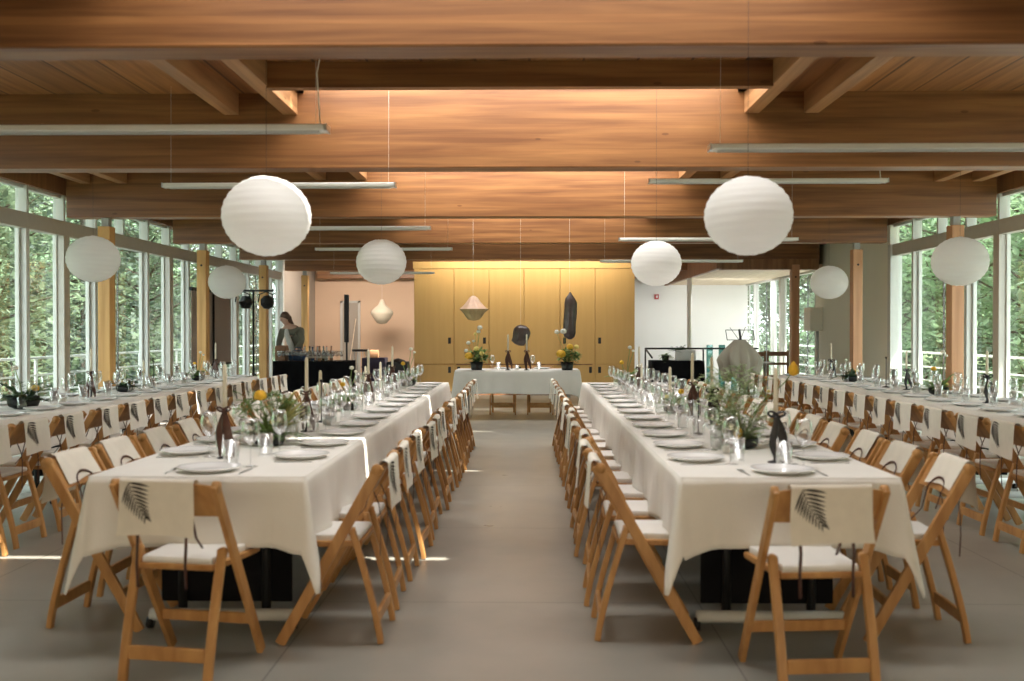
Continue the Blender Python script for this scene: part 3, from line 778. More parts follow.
def setting(x, y, rz, where, cut=True):
    """rz: direction the diner faces (local +y)"""
    c, s = math.cos(rz), math.sin(rz)
    def at(lx, ly): return x + c*lx - s*ly, y + s*lx + c*ly
    tag(place(PL, x, y, TT, rz), 'white dinner plate ' + where, 'plate', 'white dinner plates')
    a, b_ = at(0.14+rt.uniform(-.01, .01), 0.14+rt.uniform(-.01, .01)); tag(place(WG, a, b_, TT, rt.uniform(0, 3)), 'clear wine glass ' + where, 'glass', 'stemmed wine glasses')
    a, b_ = at(0.05+rt.uniform(-.01, .01), 0.188+rt.uniform(-.008, .01)); tag(place(TG, a, b_, TT), 'clear water tumbler ' + where, 'glass', 'water tumblers')
    if cut:
        a, b_ = at(-0.165, 0.0); tag(place(FK, a, b_, TT, rz+rt.uniform(-.06, .06)), 'silver fork ' + where, 'fork', 'forks beside plates')
        a, b_ = at(0.165, 0.0); tag(place(KN, a, b_, TT, rz+rt.uniform(-.06, .06)), 'silver knife ' + where, 'knife', 'knives beside plates')
def settings(X, y0, n, rz, where):
    for i in range(n): setting(X, y0+i*SPC, rz, where.format(ORD[i]), y0+i*SPC < 9.0)
settings(LX+0.305, 4.86, 13, R(90), 'on aisle side of left centre table, {} from camera')
settings(RX-0.305, 4.80, 13, R(-90), 'on aisle side of right centre table, {} from camera')
settings(LX-0.305, 5.02, 13, R(-90), 'on outer side of left centre table, {} from camera')
settings(RX+0.305, 4.86, 13, R(90), 'on outer side of right centre table, {} from camera')
settings(OLX+0.29, 6.1, 14, R(90), 'on room side of left window table, {} from camera')
settings(OLX-0.29, 6.1, 14, R(-90), 'on window side of left window table, {} from camera')
settings(ORX-0.29, 6.1, 15, R(-90), 'on room side of right window table, {} from camera')
settings(ORX+0.29, 6.1, 15, R(90), 'on window side of right window table, {} from camera')
setting(LX, 4.40, 0, 'at the near end of the left centre table')
setting(RX, 4.38, 0, 'at the near end of the right centre table')

# ================================================================ CENTREPIECES
def candlestick_ribbon(mr, h, seed, bowsz=1.0):
    rnd = random.Random(seed)
    o = empty('ribbon_candlestick')
    MB().lathe([(0, 0), (0.038, 0), (0.038, 0.005), (0.012, 0.012), (0.007, 0.03), (0.006, h-0.02), (0.013, h-0.01), (0.013, h), (0, h)], 14).build('holder', M['black'], o)
    MB().lathe([(0, h-0.01), (0.0115, h-0.01), (0.0105, h+0.20), (0.006, h+0.212), (0, h+0.213)], 12).tube([(0, 0, h+0.21), (0.001, 0, h+0.225)], 0.0012, 5).build('candle', M['wax'], o)
    mb = MB()
    for s in (-1, 1):      # bow loops
        for dz in (0.0,):
            lp = []
            for i in range(9):
                a = i/8*2*math.pi
                lp.append((s*(0.017-0.017*math.cos(a))*bowsz, -0.020-0.004*math.sin(a), h-0.010+0.010*(1-math.cos(a))*0.5+0.010*math.sin(a)*bowsz))
            mb.tube(lp, 0.0048*bowsz, 6, squash=0.7, up=(0, 1, 0), caps=False)
    mb.ell((0, -0.018, h-0.010), (0.010, 0.010, 0.011), 8, 6)
    for s, sw, ww in ((-1, 0.004, 0.015), (1, 0.048, 0.020)):
        pts = []; rs = []
        for i in range(14):
            t = i/13; z = h-0.012 - (h-0.022)*t
            pts.append((sw*t*t*(1 if s > 0 else -1) + s*0.016*math.sin(t*math.pi*0.9) + 0.003*math.sin(t*9+seed), -0.022-0.018*t+0.007*math.sin(t*6+seed+s), z)); rs.append(0.007+ww*0.75*math.sin(min(1, t*1.15)*math.pi)**0.8 if t < 0.87 else 0.012*(1-t)/0.13+0.002)
        mb.tube(pts, rs, 8, squash=0.13, up=(0, 1, 0.01))
    if mr.name.startswith('black'):
        mb.tube([(0.01, -0.035, 0.02), (0.03, -0.05, 0.004), (0.06, -0.06, 0.003), (0.09, -0.06, 0.003)], [0.010, 0.010, 0.008, 0.003], 6, squash=0.2, up=(0, 0, 1))
    mb.build('ribbon_bow', mr, o)
    return o
def thin_stick():
    o = empty('thin_candlestick')
    MB().lathe([(0, 0), (0.035, 0), (0.035, 0.006), (0.006, 0.012), (0.004, 0.02), (0.004, 0.27), (0.011, 0.275), (0.011, 0.29), (0, 0.29)], 12).build('stand', M['black'], o)
    return o
def taper():
    o = empty('taper_candle')
    MB().lathe([(0, 0), (0.03, 0), (0.028, 0.012), (0.013, 0.02), (0.013, 0.05), (0.01, 0.05)], 12).build('holder', M['glass'], o)
    MB().lathe([(0, 0.02), (0.0115, 0.02), (0.0105, 0.29), (0.005, 0.303), (0, 0.304)], 12).build('candle', M['wax'], o)
    return o
def votive():
    o = empty('votive_candle')
    MB().lathe([(0, 0), (0.03, 0), (0.033, 0.075), (0.0315, 0.075), (0.029, 0.006), (0, 0.006)], 14).build('glass_cup', M['glass'], o)
    MB().lathe([(0, 0.007), (0.0275, 0.007), (0.0285, 0.04), (0, 0.04)], 14).build('candle', M['wax'], o)
    return o
def blade(mb, p0, d, L, wd, droop=0.3, mi=0, n=5):
    d = Vector(d).normalized(); side = d.cross(Vector((0, 0, 1)));
    if side.length < 0.05: side = Vector((1, 0, 0))
    side.normalize(); a = []; b_ = []
    for i in range(n+1):
        t = i/n; p = Vector(p0)+d*L*t - Vector((0, 0, 1))*droop*L*t*t
        ww = wd*math.sin(math.pi*min(1, 0.08+t*0.92))**0.8/2
        a.append(p-side*ww); b_.append(p+side*ww)
    mb.grid([a, b_], mi)
def frond(mb, p0, d, L, nl=9, ll=0.05, wd=0.012, droop=0.35, mi=0, curl=0):
    d = Vector(d).normalized(); side = d.cross(Vector((0, 0, 1)))
    if side.length < 0.05: side = Vector((1, 0, 0))
    side.normalize(); pts = []
    for i in range(nl+1):
        t = i/nl; pts.append(Vector(p0)+d*L*t-Vector((0, 0, 1))*droop*L*t*t)
    mb.tube(pts, 0.0015, 4, mi, caps=False)
    for i in range(1, nl+1):
        t = i/nl; l_ = ll*(1-0.55*t)
        for s in (-1, 1):
            blade(mb, pts[i], side*s+d*0.5+Vector((0, 0, random.uniform(-.2, .3))), l_, wd, 0.2, mi, 3)
def flower(name, parent, c, r, m, seed=0):
    rnd = random.Random(seed); mb = MB(); c = Vector(c)
    mb.ell(c, (r*0.55, r*0.55, r*0.5), 10, 7)
    for ring, (k_, rr, ang, sz) in enumerate(((6, 0.35, 0.9, 0.75), (8, 0.5, 0.45, 0.85), (9, 0.6, 0.0, 0.9))):
        for i in range(k_):
            a = 2*math.pi*i/k_ + ring*0.4 + rnd.uniform(-.15, .15)
            dirv = Vector((math.cos(a)*math.cos(ang), math.sin(a)*math.cos(ang), math.sin(ang)))
            pc = c + dirv*r*0.5
            q = dirv.to_track_quat('Z', 'Y').to_matrix().to_4x4()
            mb.ell(pc, (r*0.42*sz, r*0.42*sz, r*0.16), 8, 5, 0, q)
    return mb.build(name, m, parent)
def bowl_arr(seed, herb, tall=0.30, spread=0.22, blooms=(), bowlr=0.075, bowlh=0.06, drop=None, fern=True, vase=False):
    random.seed(seed); o = empty('flower_arrangement')
    if vase:
        MB().lathe([(0, 0), (bowlr*0.8, 0), (bowlr*0.85, 0.01), (bowlr, bowlh), (bowlr*0.95, bowlh), (bowlr*0.8, 0.012), (0, 0.012)], 22).build('vase', M['black'], o)
    else:
        MB().lathe([(0, 0), (bowlr*0.55, 0), (bowlr*0.9, 0.012), (bowlr, 0.03), (bowlr, bowlh), (bowlr*0.93, bowlh), (bowlr*0.9, 0.025), (0, 0.018)], 22).build('bowl', M['black'], o)
    mb = MB()
    for i in range(16):
        a = random.uniform(0, 6.28); e = random.uniform(0.15, 1.2); L = spread*random.uniform(0.5, 1.0)
        frond(mb, (0.02*math.cos(a), 0.02*math.sin(a), bowlh*0.8), (math.cos(a)*math.cos(e), math.sin(a)*math.cos(e), math.sin(e)), L, 8, 0.055, 0.016)
    for i in range(26):
        a = random.uniform(0, 6.28); e = random.uniform(0.1, 1.3); L = spread*random.uniform(0.3, 0.75)
        blade(mb, (0.02*math.cos(a), 0.02*math.sin(a), bowlh*0.8), (math.cos(a)*math.cos(e), math.sin(a)*math.cos(e), math.sin(e)), L, 0.028)
    mb.build('foliage', herb, o)
    st = MB()
    for (x, y, z, r, kind) in blooms:
        st.tube([(0, 0, bowlh*0.5), (x*0.35, y*0.35, z*0.55), (x*0.85, y*0.85, z*0.85), (x, y, z)], 0.0028, 5)
    if blooms: st.build('stem', M['herb'], o)
    for i, (x, y, z, r, kind) in enumerate(blooms):
        if kind == 'drop':
            MB().lathe([(0, -r*0.9), (r*0.5, -r*0.75), (r*0.78, -r*0.2), (r*0.6, r*0.5), (r*0.25, r*1.0), (0, r*1.25)], 12, c=(x, y, z), fn=lambda th, z_: 1+0.06*math.sin(3*th)).build('blossom', M['yellow'], o)
        else:
            flower('blossom', o, (x, y, z), r, M[{'y': 'yellow', 'p': 'paleyellow', 'w': 'whitepetal'}[kind]], seed*10+i)
    return o
ribP = Proto(candlestick_ribbon(M['ribbon'], 0.245, 1)); ribB = Proto(candlestick_ribbon(M['blackribbon'], 0.235, 5, 1.2)); thinP = Proto(thin_stick()); tapP = Proto(taper()); votP = Proto(votive())
arrP = [Proto(bowl_arr(21, M['herb'], blooms=[(0.05, -0.03, 0.16, 0.034, 'y'), (-0.05, 0.02, 0.12, 0.025, 'p'), (0.0, 0.04, 0.22, 0.022, 'w')])),
        Proto(bowl_arr(22, M['darkherb'], spread=0.18, blooms=[(0.06, 0.0, 0.10, 0.028, 'y'), (-0.04, 0.0, 0.2, 0.022, 'w')])),
        Proto(bowl_arr(23, M['herb'], spread=0.2, blooms=[(-0.04, 0.0, 0.20, 0.03, 'y'), (0.03, 0.0, 0.33, 0.026, 'w'), (0.06, 0.01, 0.30, 0.02, 'w'), (0.05, -0.02, 0.08, 0.025, 'p')]))]
def rib(x, y, lab, black=False, sc_=None, rz=0):
    tag(place(ribB if black else ribP, x, y, TT, rz, sc_), lab, 'candlestick', 'candlesticks tied with ribbon')
def arr(i, x, y, lab, sc_=None, rz=0):
    tag(place(arrP[i], x, y, TT, rz, sc_), lab, 'flowers', 'low flower arrangements')
def cloud(o, c, r, n, m, leaf, seed, name):
    rnd = random.Random(seed); mb = MB()
    for i in range(n):
        d = Vector((rnd.gauss(0, 1), rnd.gauss(0, 1), rnd.gauss(0, 1))).normalized()*rnd.uniform(0.3, 1)**0.5
        p = Vector((c[0]+d.x*r[0], c[1]+d.y*r[1], c[2]+d.z*r[2]))
        dd = Vector((rnd.uniform(-1, 1), rnd.uniform(-1, 1), rnd.uniform(-.3, 1)))
        if leaf > 0.03: blade(mb, p, dd, leaf*rnd.uniform(0.7, 1.3), leaf*0.42, 0.2, 0, 3)
        else: frond(mb, p, dd, leaf*2.6*rnd.uniform(0.7, 1.2), 5, leaf, leaf*0.4, 0.3)
    for i in range(7):
        a = i*0.9; mb.tube([(0, 0, 0.04), (c[0]*0.5+0.02*math.cos(a), c[1]*0.5+0.02*math.sin(a), c[2]*0.6), (c[0]+r[0]*0.5*math.cos(a), c[1]+r[1]*0.5*math.sin(a), c[2])], 0.0018, 5)
    mb.build(name, m, o)
# left centre table
rib(-1.475, 4.84, 'brown ribbon tied candlestick nearest the camera on left centre table')
big = bowl_arr(31, M['herb'], spread=0.24, blooms=[(-0.02, -0.10, 0.275, 0.050, 'y'), (0.03, -0.05, 0.13, 0.022, 'p'), (-0.09, 0.02, 0.1, 0.02, 'w')], bowlr=0.085, bowlh=0.07)
big.location = (-1.40, 5.38, TT); tag(big, 'low black bowl of ferns with large yellow bloom on left centre table', 'flowers')
mb = MB(); random.seed(5)
for i in range(22):
    a = random.uniform(-0.6, 1.2); e = random.uniform(0.5, 1.25)
    blade(mb, (0.03, 0.02, 0.07), (math.cos(a)*math.cos(e), math.sin(a)*math.cos(e), math.sin(e)), random.uniform(0.2, 0.34), 0.04, 0.2)
mb.build('olive_leaves', M['olive'], big)['label'] = 'yellowish olive leaves'
cloud(big, (-0.02, 0.02, 0.22), (0.17, 0.10, 0.07), 110, M['herb'], 0.028, 8, 'fern_sprays')
rib(-1.36, 6.12, 'brown ribbon tied candlestick, second from camera on left centre table')
tag(place(thinP, -1.40, 6.75, TT), 'bare thin black candlestick on left centre table', 'candlestick')
arr(2, -1.40, 7.75, 'flower arrangement in middle of left centre table'); rib(-1.36, 8.5, 'brown ribbon tied candlestick beyond the middle arrangement, left centre table')
tag(place(tapP, -1.45, 8.9, TT), 'ivory taper candle in the middle of left centre table', 'candle', 'ivory taper candles')
tag(place(tapP, -1.50, 7.2, TT, 0, 1.1), 'ivory taper candle before the middle arrangement, left centre table', 'candle', 'ivory taper candles')
tag(place(tapP, -1.42, 9.6, TT, 0, 1.05), 'ivory taper candle near the far end, left centre table', 'candle', 'ivory taper candles')
arr(2, -1.34, 11.1, 'flower arrangement at far end of left centre table', 1.25); rib(-1.40, 10.3, 'brown ribbon tied candlestick near far end of left centre table')
# right centre table
rib(1.165, 4.72, 'black ribbon tied candlestick nearest the camera on right centre table', True)
bigr = bowl_arr(41, M['paleherb'], spread=0.15, blooms=[(-0.03, -0.05, 0.085, 0.034, 'drop'), (0.24, -0.12, 0.42, 0.036, 'drop'), (0.14, 0.0, 0.30, 0.015, 'p')], bowlr=0.085, bowlh=0.055)
bigr.location = (1.13, 5.3, TT); tag(bigr, 'low black bowl with pale ferns and yellow drop shaped blooms, right centre table', 'flowers')
mb = MB(); random.seed(6)
for i in range(30):
    a = random.uniform(1.6, 4.2); e = random.uniform(0.5, 1.35)
    frond(mb, (0, 0, 0.05), (math.cos(a)*math.cos(e), math.sin(a)*math.cos(e), math.sin(e)), random.uniform(0.16, 0.38), 9, 0.045, 0.014, 0.25)
mb.build('fern_fronds', M['paleherb'], bigr)
cloud(bigr, (-0.06, 0.04, 0.33), (0.19, 0.12, 0.11), 170, M['paleherb'], 0.026, 12, 'fern_sprays')
cloud(bigr, (0.02, 0.0, 0.16), (0.16, 0.10, 0.07), 60, M['paleherb'], 0.026, 13, 'low_fern_sprays')
rib(1.20, 6.55, 'black ribbon tied candlestick, second from camera on right centre table', True)
tag(place(thinP, 1.02, 6.0, TT), 'bare thin black candlestick on right centre table', 'candlestick')
arr(0, 1.10, 7.55, 'flower arrangement in middle of right centre table'); rib(1.18, 7.2, 'brown ribbon tied candlestick before the middle arrangement, right centre table')
tag(place(tapP, 1.12, 7.9, TT, 0, 1.1), 'ivory taper candle beyond the middle arrangement, right centre table', 'candle', 'ivory taper candles')
tag(place(tapP, 1.10, 9.7, TT), 'ivory taper candle near the far end, right centre table', 'candle', 'ivory taper candles')
rib(1.12, 10.1, 'brown ribbon tied candlestick near far end of right centre table')
arr(2, 1.10, 11.2, 'flower arrangement at far end of right centre table', 1.3)
# window tables
arr(1, -4.02, 7.9, 'tall dark leafy arrangement in black vase, left window table', 1.6); rib(-3.96, 9.0, 'brown ribbon tied candlestick nearest the camera on left window table')
arr(1, -4.06, 10.0, 'low dark green arrangement before the nearest left post', 1.1, 2.6); tag(place(thinP, -4.05, 10.75, TT), 'bare thin black candlestick on left window table', 'candlestick')
tag(place(tapP, -4.10, 10.6, TT), 'ivory taper candle on left window table', 'candle', 'ivory taper candles')
arr(2, -4.08, 12.3, 'flower arrangement near far end of left window table', 1.05); rib(-4.05, 12.9, 'brown ribbon tied candlestick at far end of left window table')
rib(3.92, 8.6, 'black ribbon tied candlestick nearest the camera on right window table', True)
arr(2, 3.96, 9.7, 'tall flower arrangement before the nearest right post', 1.25); rib(3.95, 10.5, 'black ribbon tied candlestick beyond the tall arrangement, right window table', True, 0.9)
tag(place(thinP, 3.90, 10.95, TT, 0, 1.15), 'bare thin black candlestick on right window table', 'candlestick')
arr(1, 3.88, 12.1, 'dark leafy arrangement before the second right post', 1.3); rib(3.95, 13.1, 'black ribbon tied candlestick at far end of right window table', True)
vi = 0
for tn, X, ys in (('left centre', LX, (5.05, 6.5, 8.1, 9.3, 10.7)), ('right centre', RX, (5.05, 6.25, 8.3, 9.2, 10.6)), ('left window', OLX, (7.2, 8.5, 9.5, 11.5)), ('right window', ORX, (7.2, 8.0, 9.2, 11.4))):
    for i, yy in enumerate(ys):
        tag(place(votP, X+(0.10 if i % 2 else -0.10), yy, TT), 'small votive candle in glass cup on %s table, %s from camera' % (tn, ORD[i]), 'candle', 'votive candles in glass cups')

# ================================================================ HEAD TABLE
HX0, HX1, HY = -1.13, 0.80, 15.42
hx = (HX0+HX1)/2; hw = (HX1-HX0)
o = tag(empty('head_table', (hx, HY, 0)), 'head table on casters under a cream cloth before the cabinets', 'table')
MB().box(-hw/2+0.02, 0.01, TZ-0.035, hw/2-0.02, 0.79, TZ-0.006, bev=0.006).build('tabletop', M['grey'], o)
for s in (-1, 1):
    for yy in (0.15, 0.65):
        MB().tube([(s*(hw/2-0.16), yy, 0.06), (s*(hw/2-0.16), yy, TZ-0.03)], 0.025, 8).build('leg', M['grey'], o)
        q = MB().tube([(s*(hw/2-0.16)-0.012, yy, 0.032), (s*(hw/2-0.16)+0.012, yy, 0.032)], 0.032, 12); q.build('caster', M['black'], o)
o = cloth(hx, HY, hw, 0.8, 0.36, 'cream linen tablecloth on the head table before the cabinets', 99); o['group'] = 'cream linen tablecloths'
setting(-0.42, HY+0.62, R(180), 'on the head table, left seat', False); setting(0.22, HY+0.62, R(180), 'on the head table, right seat', False)
def tall_arr(seed, x, y, lab, blooms):
    a = bowl_arr(seed, M['darkherb'], spread=0.2, blooms=blooms, bowlr=0.10, bowlh=0.13, vase=True)
    a.location = (x, y, TT); tag(a, lab, 'flowers', 'vases on the head table')
    cloud(a, (0.03, 0, 0.22), (0.17, 0.10, 0.10), 210, M['herb'], 0.085, seed, 'leaf_sprays')
tall_arr(51, -0.80, HY+0.15, 'vase of yellow and white flowers at left of the head table',
         [(-0.12, -0.08, 0.22, 0.095, 'y'), (0.0, -0.08, 0.33, 0.065, 'p'), (-0.05, 0.0, 0.45, 0.035, 'w'), (-0.02, 0, 0.56, 0.04, 'p'), (0.05, 0, 0.66, 0.06, 'w'), (0.03, 0, 0.60, 0.05, 'w'), (-0.13, 0, 0.42, 0.05, 'w'), (0.08, -0.08, 0.26, 0.06, 'p'), (-0.16, -0.05, 0.30, 0.05, 'w')])
tall_arr(52, 0.61, HY+0.15, 'vase of yellow and white flowers at right of the head table',
         [(-0.10, -0.10, 0.25, 0.11, 'y'), (-0.06, 0, 0.60, 0.075, 'w'), (-0.16, 0, 0.59, 0.06, 'w'), (0.04, -0.06, 0.36, 0.08, 'y'), (0.14, -0.04, 0.36, 0.06, 'p')])
rib(-0.31, HY+0.12, 'brown ribbon tied candlestick on the head table, left one', False, 1.22)
rib(-0.02, HY+0.12, 'brown ribbon tied candlestick on the head table, right one', False, 1.22)
tag(place(votP, -0.17, HY+0.15, TT), 'small votive candle between the candlesticks on the head table', 'candle', 'votive candles in glass cups')

# ================================================================ HANGING SCULPTURES
def hang(name, label, x, y, z, builder, m, ztop=BEAM_Z):
    o = tag(empty(name, (x, y, z)), label, 'decoration', 'fabric sculptures hung before the cabinets')
    builder(o); MB().tube([(0, 0, 0.1), (0, 0, DZ-z)], 0.0012, 5).build('hanging_thread', M['lightgrey'], o)
def crumple(prof, n, seed, amp, rot=None, sq=0.8):
    P = []
    for i, (r, z, dx) in enumerate(prof):
        row = []
        for j in range(n):
            th = 2*math.pi*j/n
            rr = r*(1+amp*noise.noise(Vector((math.cos(th)*1.6, math.sin(th)*1.6, z*6+seed))) + amp*0.5*math.sin(9*th+z*8))
            row.append((dx+rr*math.cos(th), rr*math.sin(th)*sq, z))
        P.append(row)
    return P
def pink(o):
    up = [(0.02, 0.20, 0.0), (0.06, 0.17, 0), (0.12, 0.09, 0), (0.18, 0.02, 0), (0.215, -0.015, 0.0)]
    MB().grid(crumple(up, 36, 3, 0.24), closed=True).build('upper_fabric', M['blushsilk'], o)
    lo = [(0.214, -0.016, 0), (0.17, -0.08, 0.0), (0.13, -0.14, 0.01), (0.08, -0.19, 0.01), (0.02, -0.205, 0.01)]
    MB().grid(crumple(lo, 36, 4, 0.24), closed=True).build('lower_fabric', M['sandsilk'], o)
def dark(o):
    pr = [(0.01, 0.165, 0.01), (0.07, 0.15, 0.01), (0.12, 0.10, 0.015), (0.135, 0.03, 0.015), (0.13, -0.04, 0.0), (0.13, -0.09, -0.02), (0.09, -0.14, -0.01), (0.05, -0.17, 0.01), (0.01, -0.175, 0.02)]
    MB().grid(crumple(pr, 36, 9, 0.10), closed=True).build('fabric_ball', M['brownsilk'], o)
def longd(o):
    pr = [(0.01, 0.40, 0.01), (0.03, 0.36, 0.01), (0.075, 0.30, 0.01), (0.105, 0.22, 0.02), (0.105, 0.05, 0.015), (0.102, -0.12, 0.005), (0.105, -0.27, 0.0), (0.085, -0.33, 0.0), (0.03, -0.37, 0.01), (0.01, -0.375, 0.01)]
    MB().grid(crumple(pr, 36, 15, 0.08), closed=True).build('fabric_bag', M['brownsilk'], o)
hang('hanging_sculpture', 'blush and sand coloured fabric sculpture hanging before the cabinets', -0.90, 16.4, 1.74, pink, None)
hang('hanging_sculpture', 'small round crumpled dark brown sculpture hanging above the head table', -0.12, 16.2, 1.30, dark, None)
hang('hanging_sculpture', 'long dark brown bag shaped sculpture hanging right of the head table', 0.68, 16.4, 1.60, longd, None)

# ================================================================ BACK LEFT: bar, person, equipment
bt = tag(empty('bar_table', (-4.25, 19.5, 0)), 'bar table draped with black cloth at the back left', 'table')
MB().box(-0.73, 0.02, 0.73, 0.73, 0.72, 0.76).build('tabletop', M['grey'], bt)
for sx in (-1, 1):
    for yy in (0.08, 0.66): MB().tube([(sx*0.68, yy, 0), (sx*0.68, yy, 0.74)], 0.018, 8).build('leg', M['grey'], bt)
P = []; 
mb = MB(); per = []
def rectper(hx_, y0, y1, n=26):
    pts = []
    for i in range(n): pts.append((-hx_+2*hx_*i/n, y0, 0, -1))
    for i in range(n//2): pts.append((hx_, y0+(y1-y0)*i/(n//2), 1, 0))
    for i in range(n): pts.append((hx_-2*hx_*i/n, y1, 0, 1))
    for i in range(n//2): pts.append((-hx_, y1-(y1-y0)*i/(n//2), -1, 0))
    return pts
for i in range(6):
    t = i/5
    P.append([(x+nx*(0.03*t+0.014*t*math.sin(j*1.3)), y+ny*(0.03*t+0.014*t*math.sin(j*1.3)), 0.768-0.75*t) for j, (x, y, nx, ny) in enumerate(rectper(0.75, 0, 0.74))])
mb.grid(P, closed=True); mb.box(-0.75, 0, 0.762, 0.75, 0.74, 0.768)
bc = mb.build('black_tablecloth', M['blackcloth']); bc.location = (-4.25, 19.5, 0); tag(bc, 'floor length black cloth on the bar table', 'tablecloth')
for i in range(15):
    for j in range(2):
        tag(place(WG, -4.90+i*0.088+rt.uniform(-.01, .01), 19.57+j*0.09, 0.769, 0, 0.9), 'clear wine glass on the bar, %s from left in the %s row' % (ORD[i], ('front', 'back')[j]), 'glass', 'stemmed wine glasses')
def bottle_proto(m, cap):
    o = empty('bottle')
    MB().lathe([(0, 0), (0.036, 0), (0.038, 0.006), (0.038, 0.17), (0.030, 0.20), (0.014, 0.225), (0.019, 0.29), (0.015, 0.292), (0.015, 0.30), (0, 0.30)], 14).build('glass_body', m, o)
    MB().lathe([(0.0386, 0.05), (0.0386, 0.14)], 14).build('label', M['whitepetal'], o)
    MB().lathe([(0.0155, 0.262), (0.0158, 0.305), (0, 0.306)], 12).build('cap', cap, o)
    return o
bprot = [Proto(bottle_proto(M['bottle'], M['black'])), Proto(bottle_proto(M['grey'], M['red'])), Proto(bottle_proto(M['cardboard'], M['black'])), Proto(bottle_proto(M['blue'], M['lightgrey']))]
for i, (px, kd) in enumerate([(304, 1), (308, 0), (312, 3), (316, 1), (319, 2), (322, 0), (326, 1), (330, 2)]):
    tag(place(bprot[kd], (px-528)*19.95/1000, 19.94+0.09*(i % 2), 0.769, 0, 0.95), 'bottle on the bar table behind the glasses, %s from left' % ORD[i], 'bottle', 'bottles on the bar')
bx = MB().box(-0.1, -0.15, 0, 0.1, 0.15, 0.3, bev=0.004).box(-0.1, -0.151, 0.28, 0.1, -0.147, 0.302).build('cardboard_box', M['cardboard']); bx.location = (-4.93, 19.95, 0.769)
tag(bx, 'brown box standing at the left end of the bar table', 'box')
bb = empty('tote_bag', (-4.61, 19.96, 0.769))
MB().lathe([(0, 0), (0.16, 0.0), (0.19, 0.05), (0.185, 0.13), (0.14, 0.19), (0.05, 0.215), (0, 0.217)], 20, fn=lambda th, z: 1+0.05*math.sin(3*th)).build('bag_body', M['blue'], bb)
MB().tube([(-0.08, 0, 0.18), (-0.05, 0, 0.26), (0.05, 0, 0.26), (0.08, 0, 0.18)], 0.01, 6).build('handle', M['blue'], bb)
tag(bb, 'navy blue soft bag on the bar before the person', 'bag')
# person leaning over the bar
def skinned(name, joints, edges_, m, parent, root=0, lv=2):
    me = bpy.data.meshes.new(name); me.from_pydata([j[:3] for j in joints], edges_, []); me.update()
    o = bpy.data.objects.new(name, me); C.objects.link(o); o.parent = parent
    sk = o.modifiers.new('skin', 'SKIN'); sk.use_smooth_shade = True
    for i, j in enumerate(joints):
        me.skin_vertices[0].data[i].radius = (j[3], j[4] if len(j) > 4 else j[3])
    me.skin_vertices[0].data[root].use_root = True
    sub = o.modifiers.new('sub', 'SUBSURF'); sub.levels = lv; sub.render_levels = lv
    me.materials.append(m); return o
pr = tag(empty('person', (-4.80, 20.75, 0)), 'person in an olive grey jacket leaning over the bar table', 'person')
# body: pelvis, spine leaning towards -x/-y, legs, arms and hands (one surface)
J = [(0, 0, 0.95, .15, .12), (-0.03, -0.04, 1.12, .15, .11), (-0.08, -0.09, 1.30, .17, .12), (-0.12, -0.12, 1.42, .13, .10), (-0.17, -0.15, 1.49, .055), (-0.21, -0.18, 1.54, .055), (-0.23, -0.20, 1.60, .085, .095), (-0.235, -0.205, 1.67, .085, .095),
     (0.09, 0, 0.85, .095), (0.10, 0.0, 0.48, .062), (0.10, 0.03, 0.09, .045), (0.10, -0.10, 0.03, .04),
     (-0.09, 0, 0.85, .095), (-0.10, 0.0, 0.48, .062), (-0.10, 0.03, 0.09, .045), (-0.10, -0.10, 0.03, .04),
     (0.06, -0.12, 1.40, .065), (0.13, -0.18, 1.15, .048), (0.05, -0.42, 0.96, .034), (0.03, -0.50, 0.93, .03, .018),
     (-0.28, -0.12, 1.36, .065), (-0.33, -0.22, 1.12, .048), (-0.28, -0.46, 0.95, .034), (-0.27, -0.54, 0.92, .03, .018)]
E = [(0,1),(1,2),(2,3),(3,4),(4,5),(5,6),(6,7),(0,8),(8,9),(9,10),(10,11),(0,12),(12,13),(13,14),(14,15),(3,16),(16,17),(17,18),(18,19),(3,20),(20,21),(21,22),(22,23)]
for hi, (bx_, by_, bz_) in ((19, (0.03, -0.50, 0.93)), (23, (-0.27, -0.54, 0.92))):
    for f_ in range(4):
        a = len(J); J.append((bx_-0.024+0.016*f_, by_-0.04, bz_-0.012, .009)); J.append((bx_-0.028+0.018*f_, by_-0.068+0.006*abs(f_-1.5), bz_-0.035, .008)); E += [(hi, a), (a, a+1)]
    s_ = 1 if hi == 23 else -1
    a = len(J); J.append((bx_+0.036*s_, by_-0.012, bz_-0.012, .010)); E.append((hi, a))
skinned('body', J, E, M['skin'], pr)
JJ = [(0.0, 0.0, 0.90, .175, .14), (-0.03, -0.04, 1.10, .175, .13), (-0.08, -0.09, 1.29, .19, .14), (-0.13, -0.125, 1.435, .135, .12), (0.07, -0.12, 1.40, .085), (0.14, -0.18, 1.15, .064), (0.06, -0.39, 0.98, .050),
      (-0.28, -0.12, 1.36, .085), (-0.335, -0.22, 1.12, .064), (-0.285, -0.42, 0.97, .050)]
skinned('jacket', JJ, [(0,1),(1,2),(2,3),(3,4),(4,5),(5,6),(3,7),(7,8),(8,9)], M['jacket'], pr)
skinned('shirt_front', [(-0.06, -0.13, 0.95, .10, .05), (-0.12, -0.19, 1.12, .10, .05), (-0.17, -0.24, 1.30, .08, .04), (-0.18, -0.22, 1.41, .05, .03)], [(0,1),(1,2),(2,3)], M['shirt'], pr)
skinned('trousers', [(0, 0, 0.93, .16, .13), (0.09, 0, 0.84, .11), (0.10, 0, 0.48, .078), (0.10, 0.03, 0.12, .062), (-0.09, 0, 0.84, .11), (-0.10, 0, 0.48, .078), (-0.10, 0.03, 0.12, .062)], [(0,1),(1,2),(2,3),(0,4),(4,5),(5,6)], M['trouser'], pr)
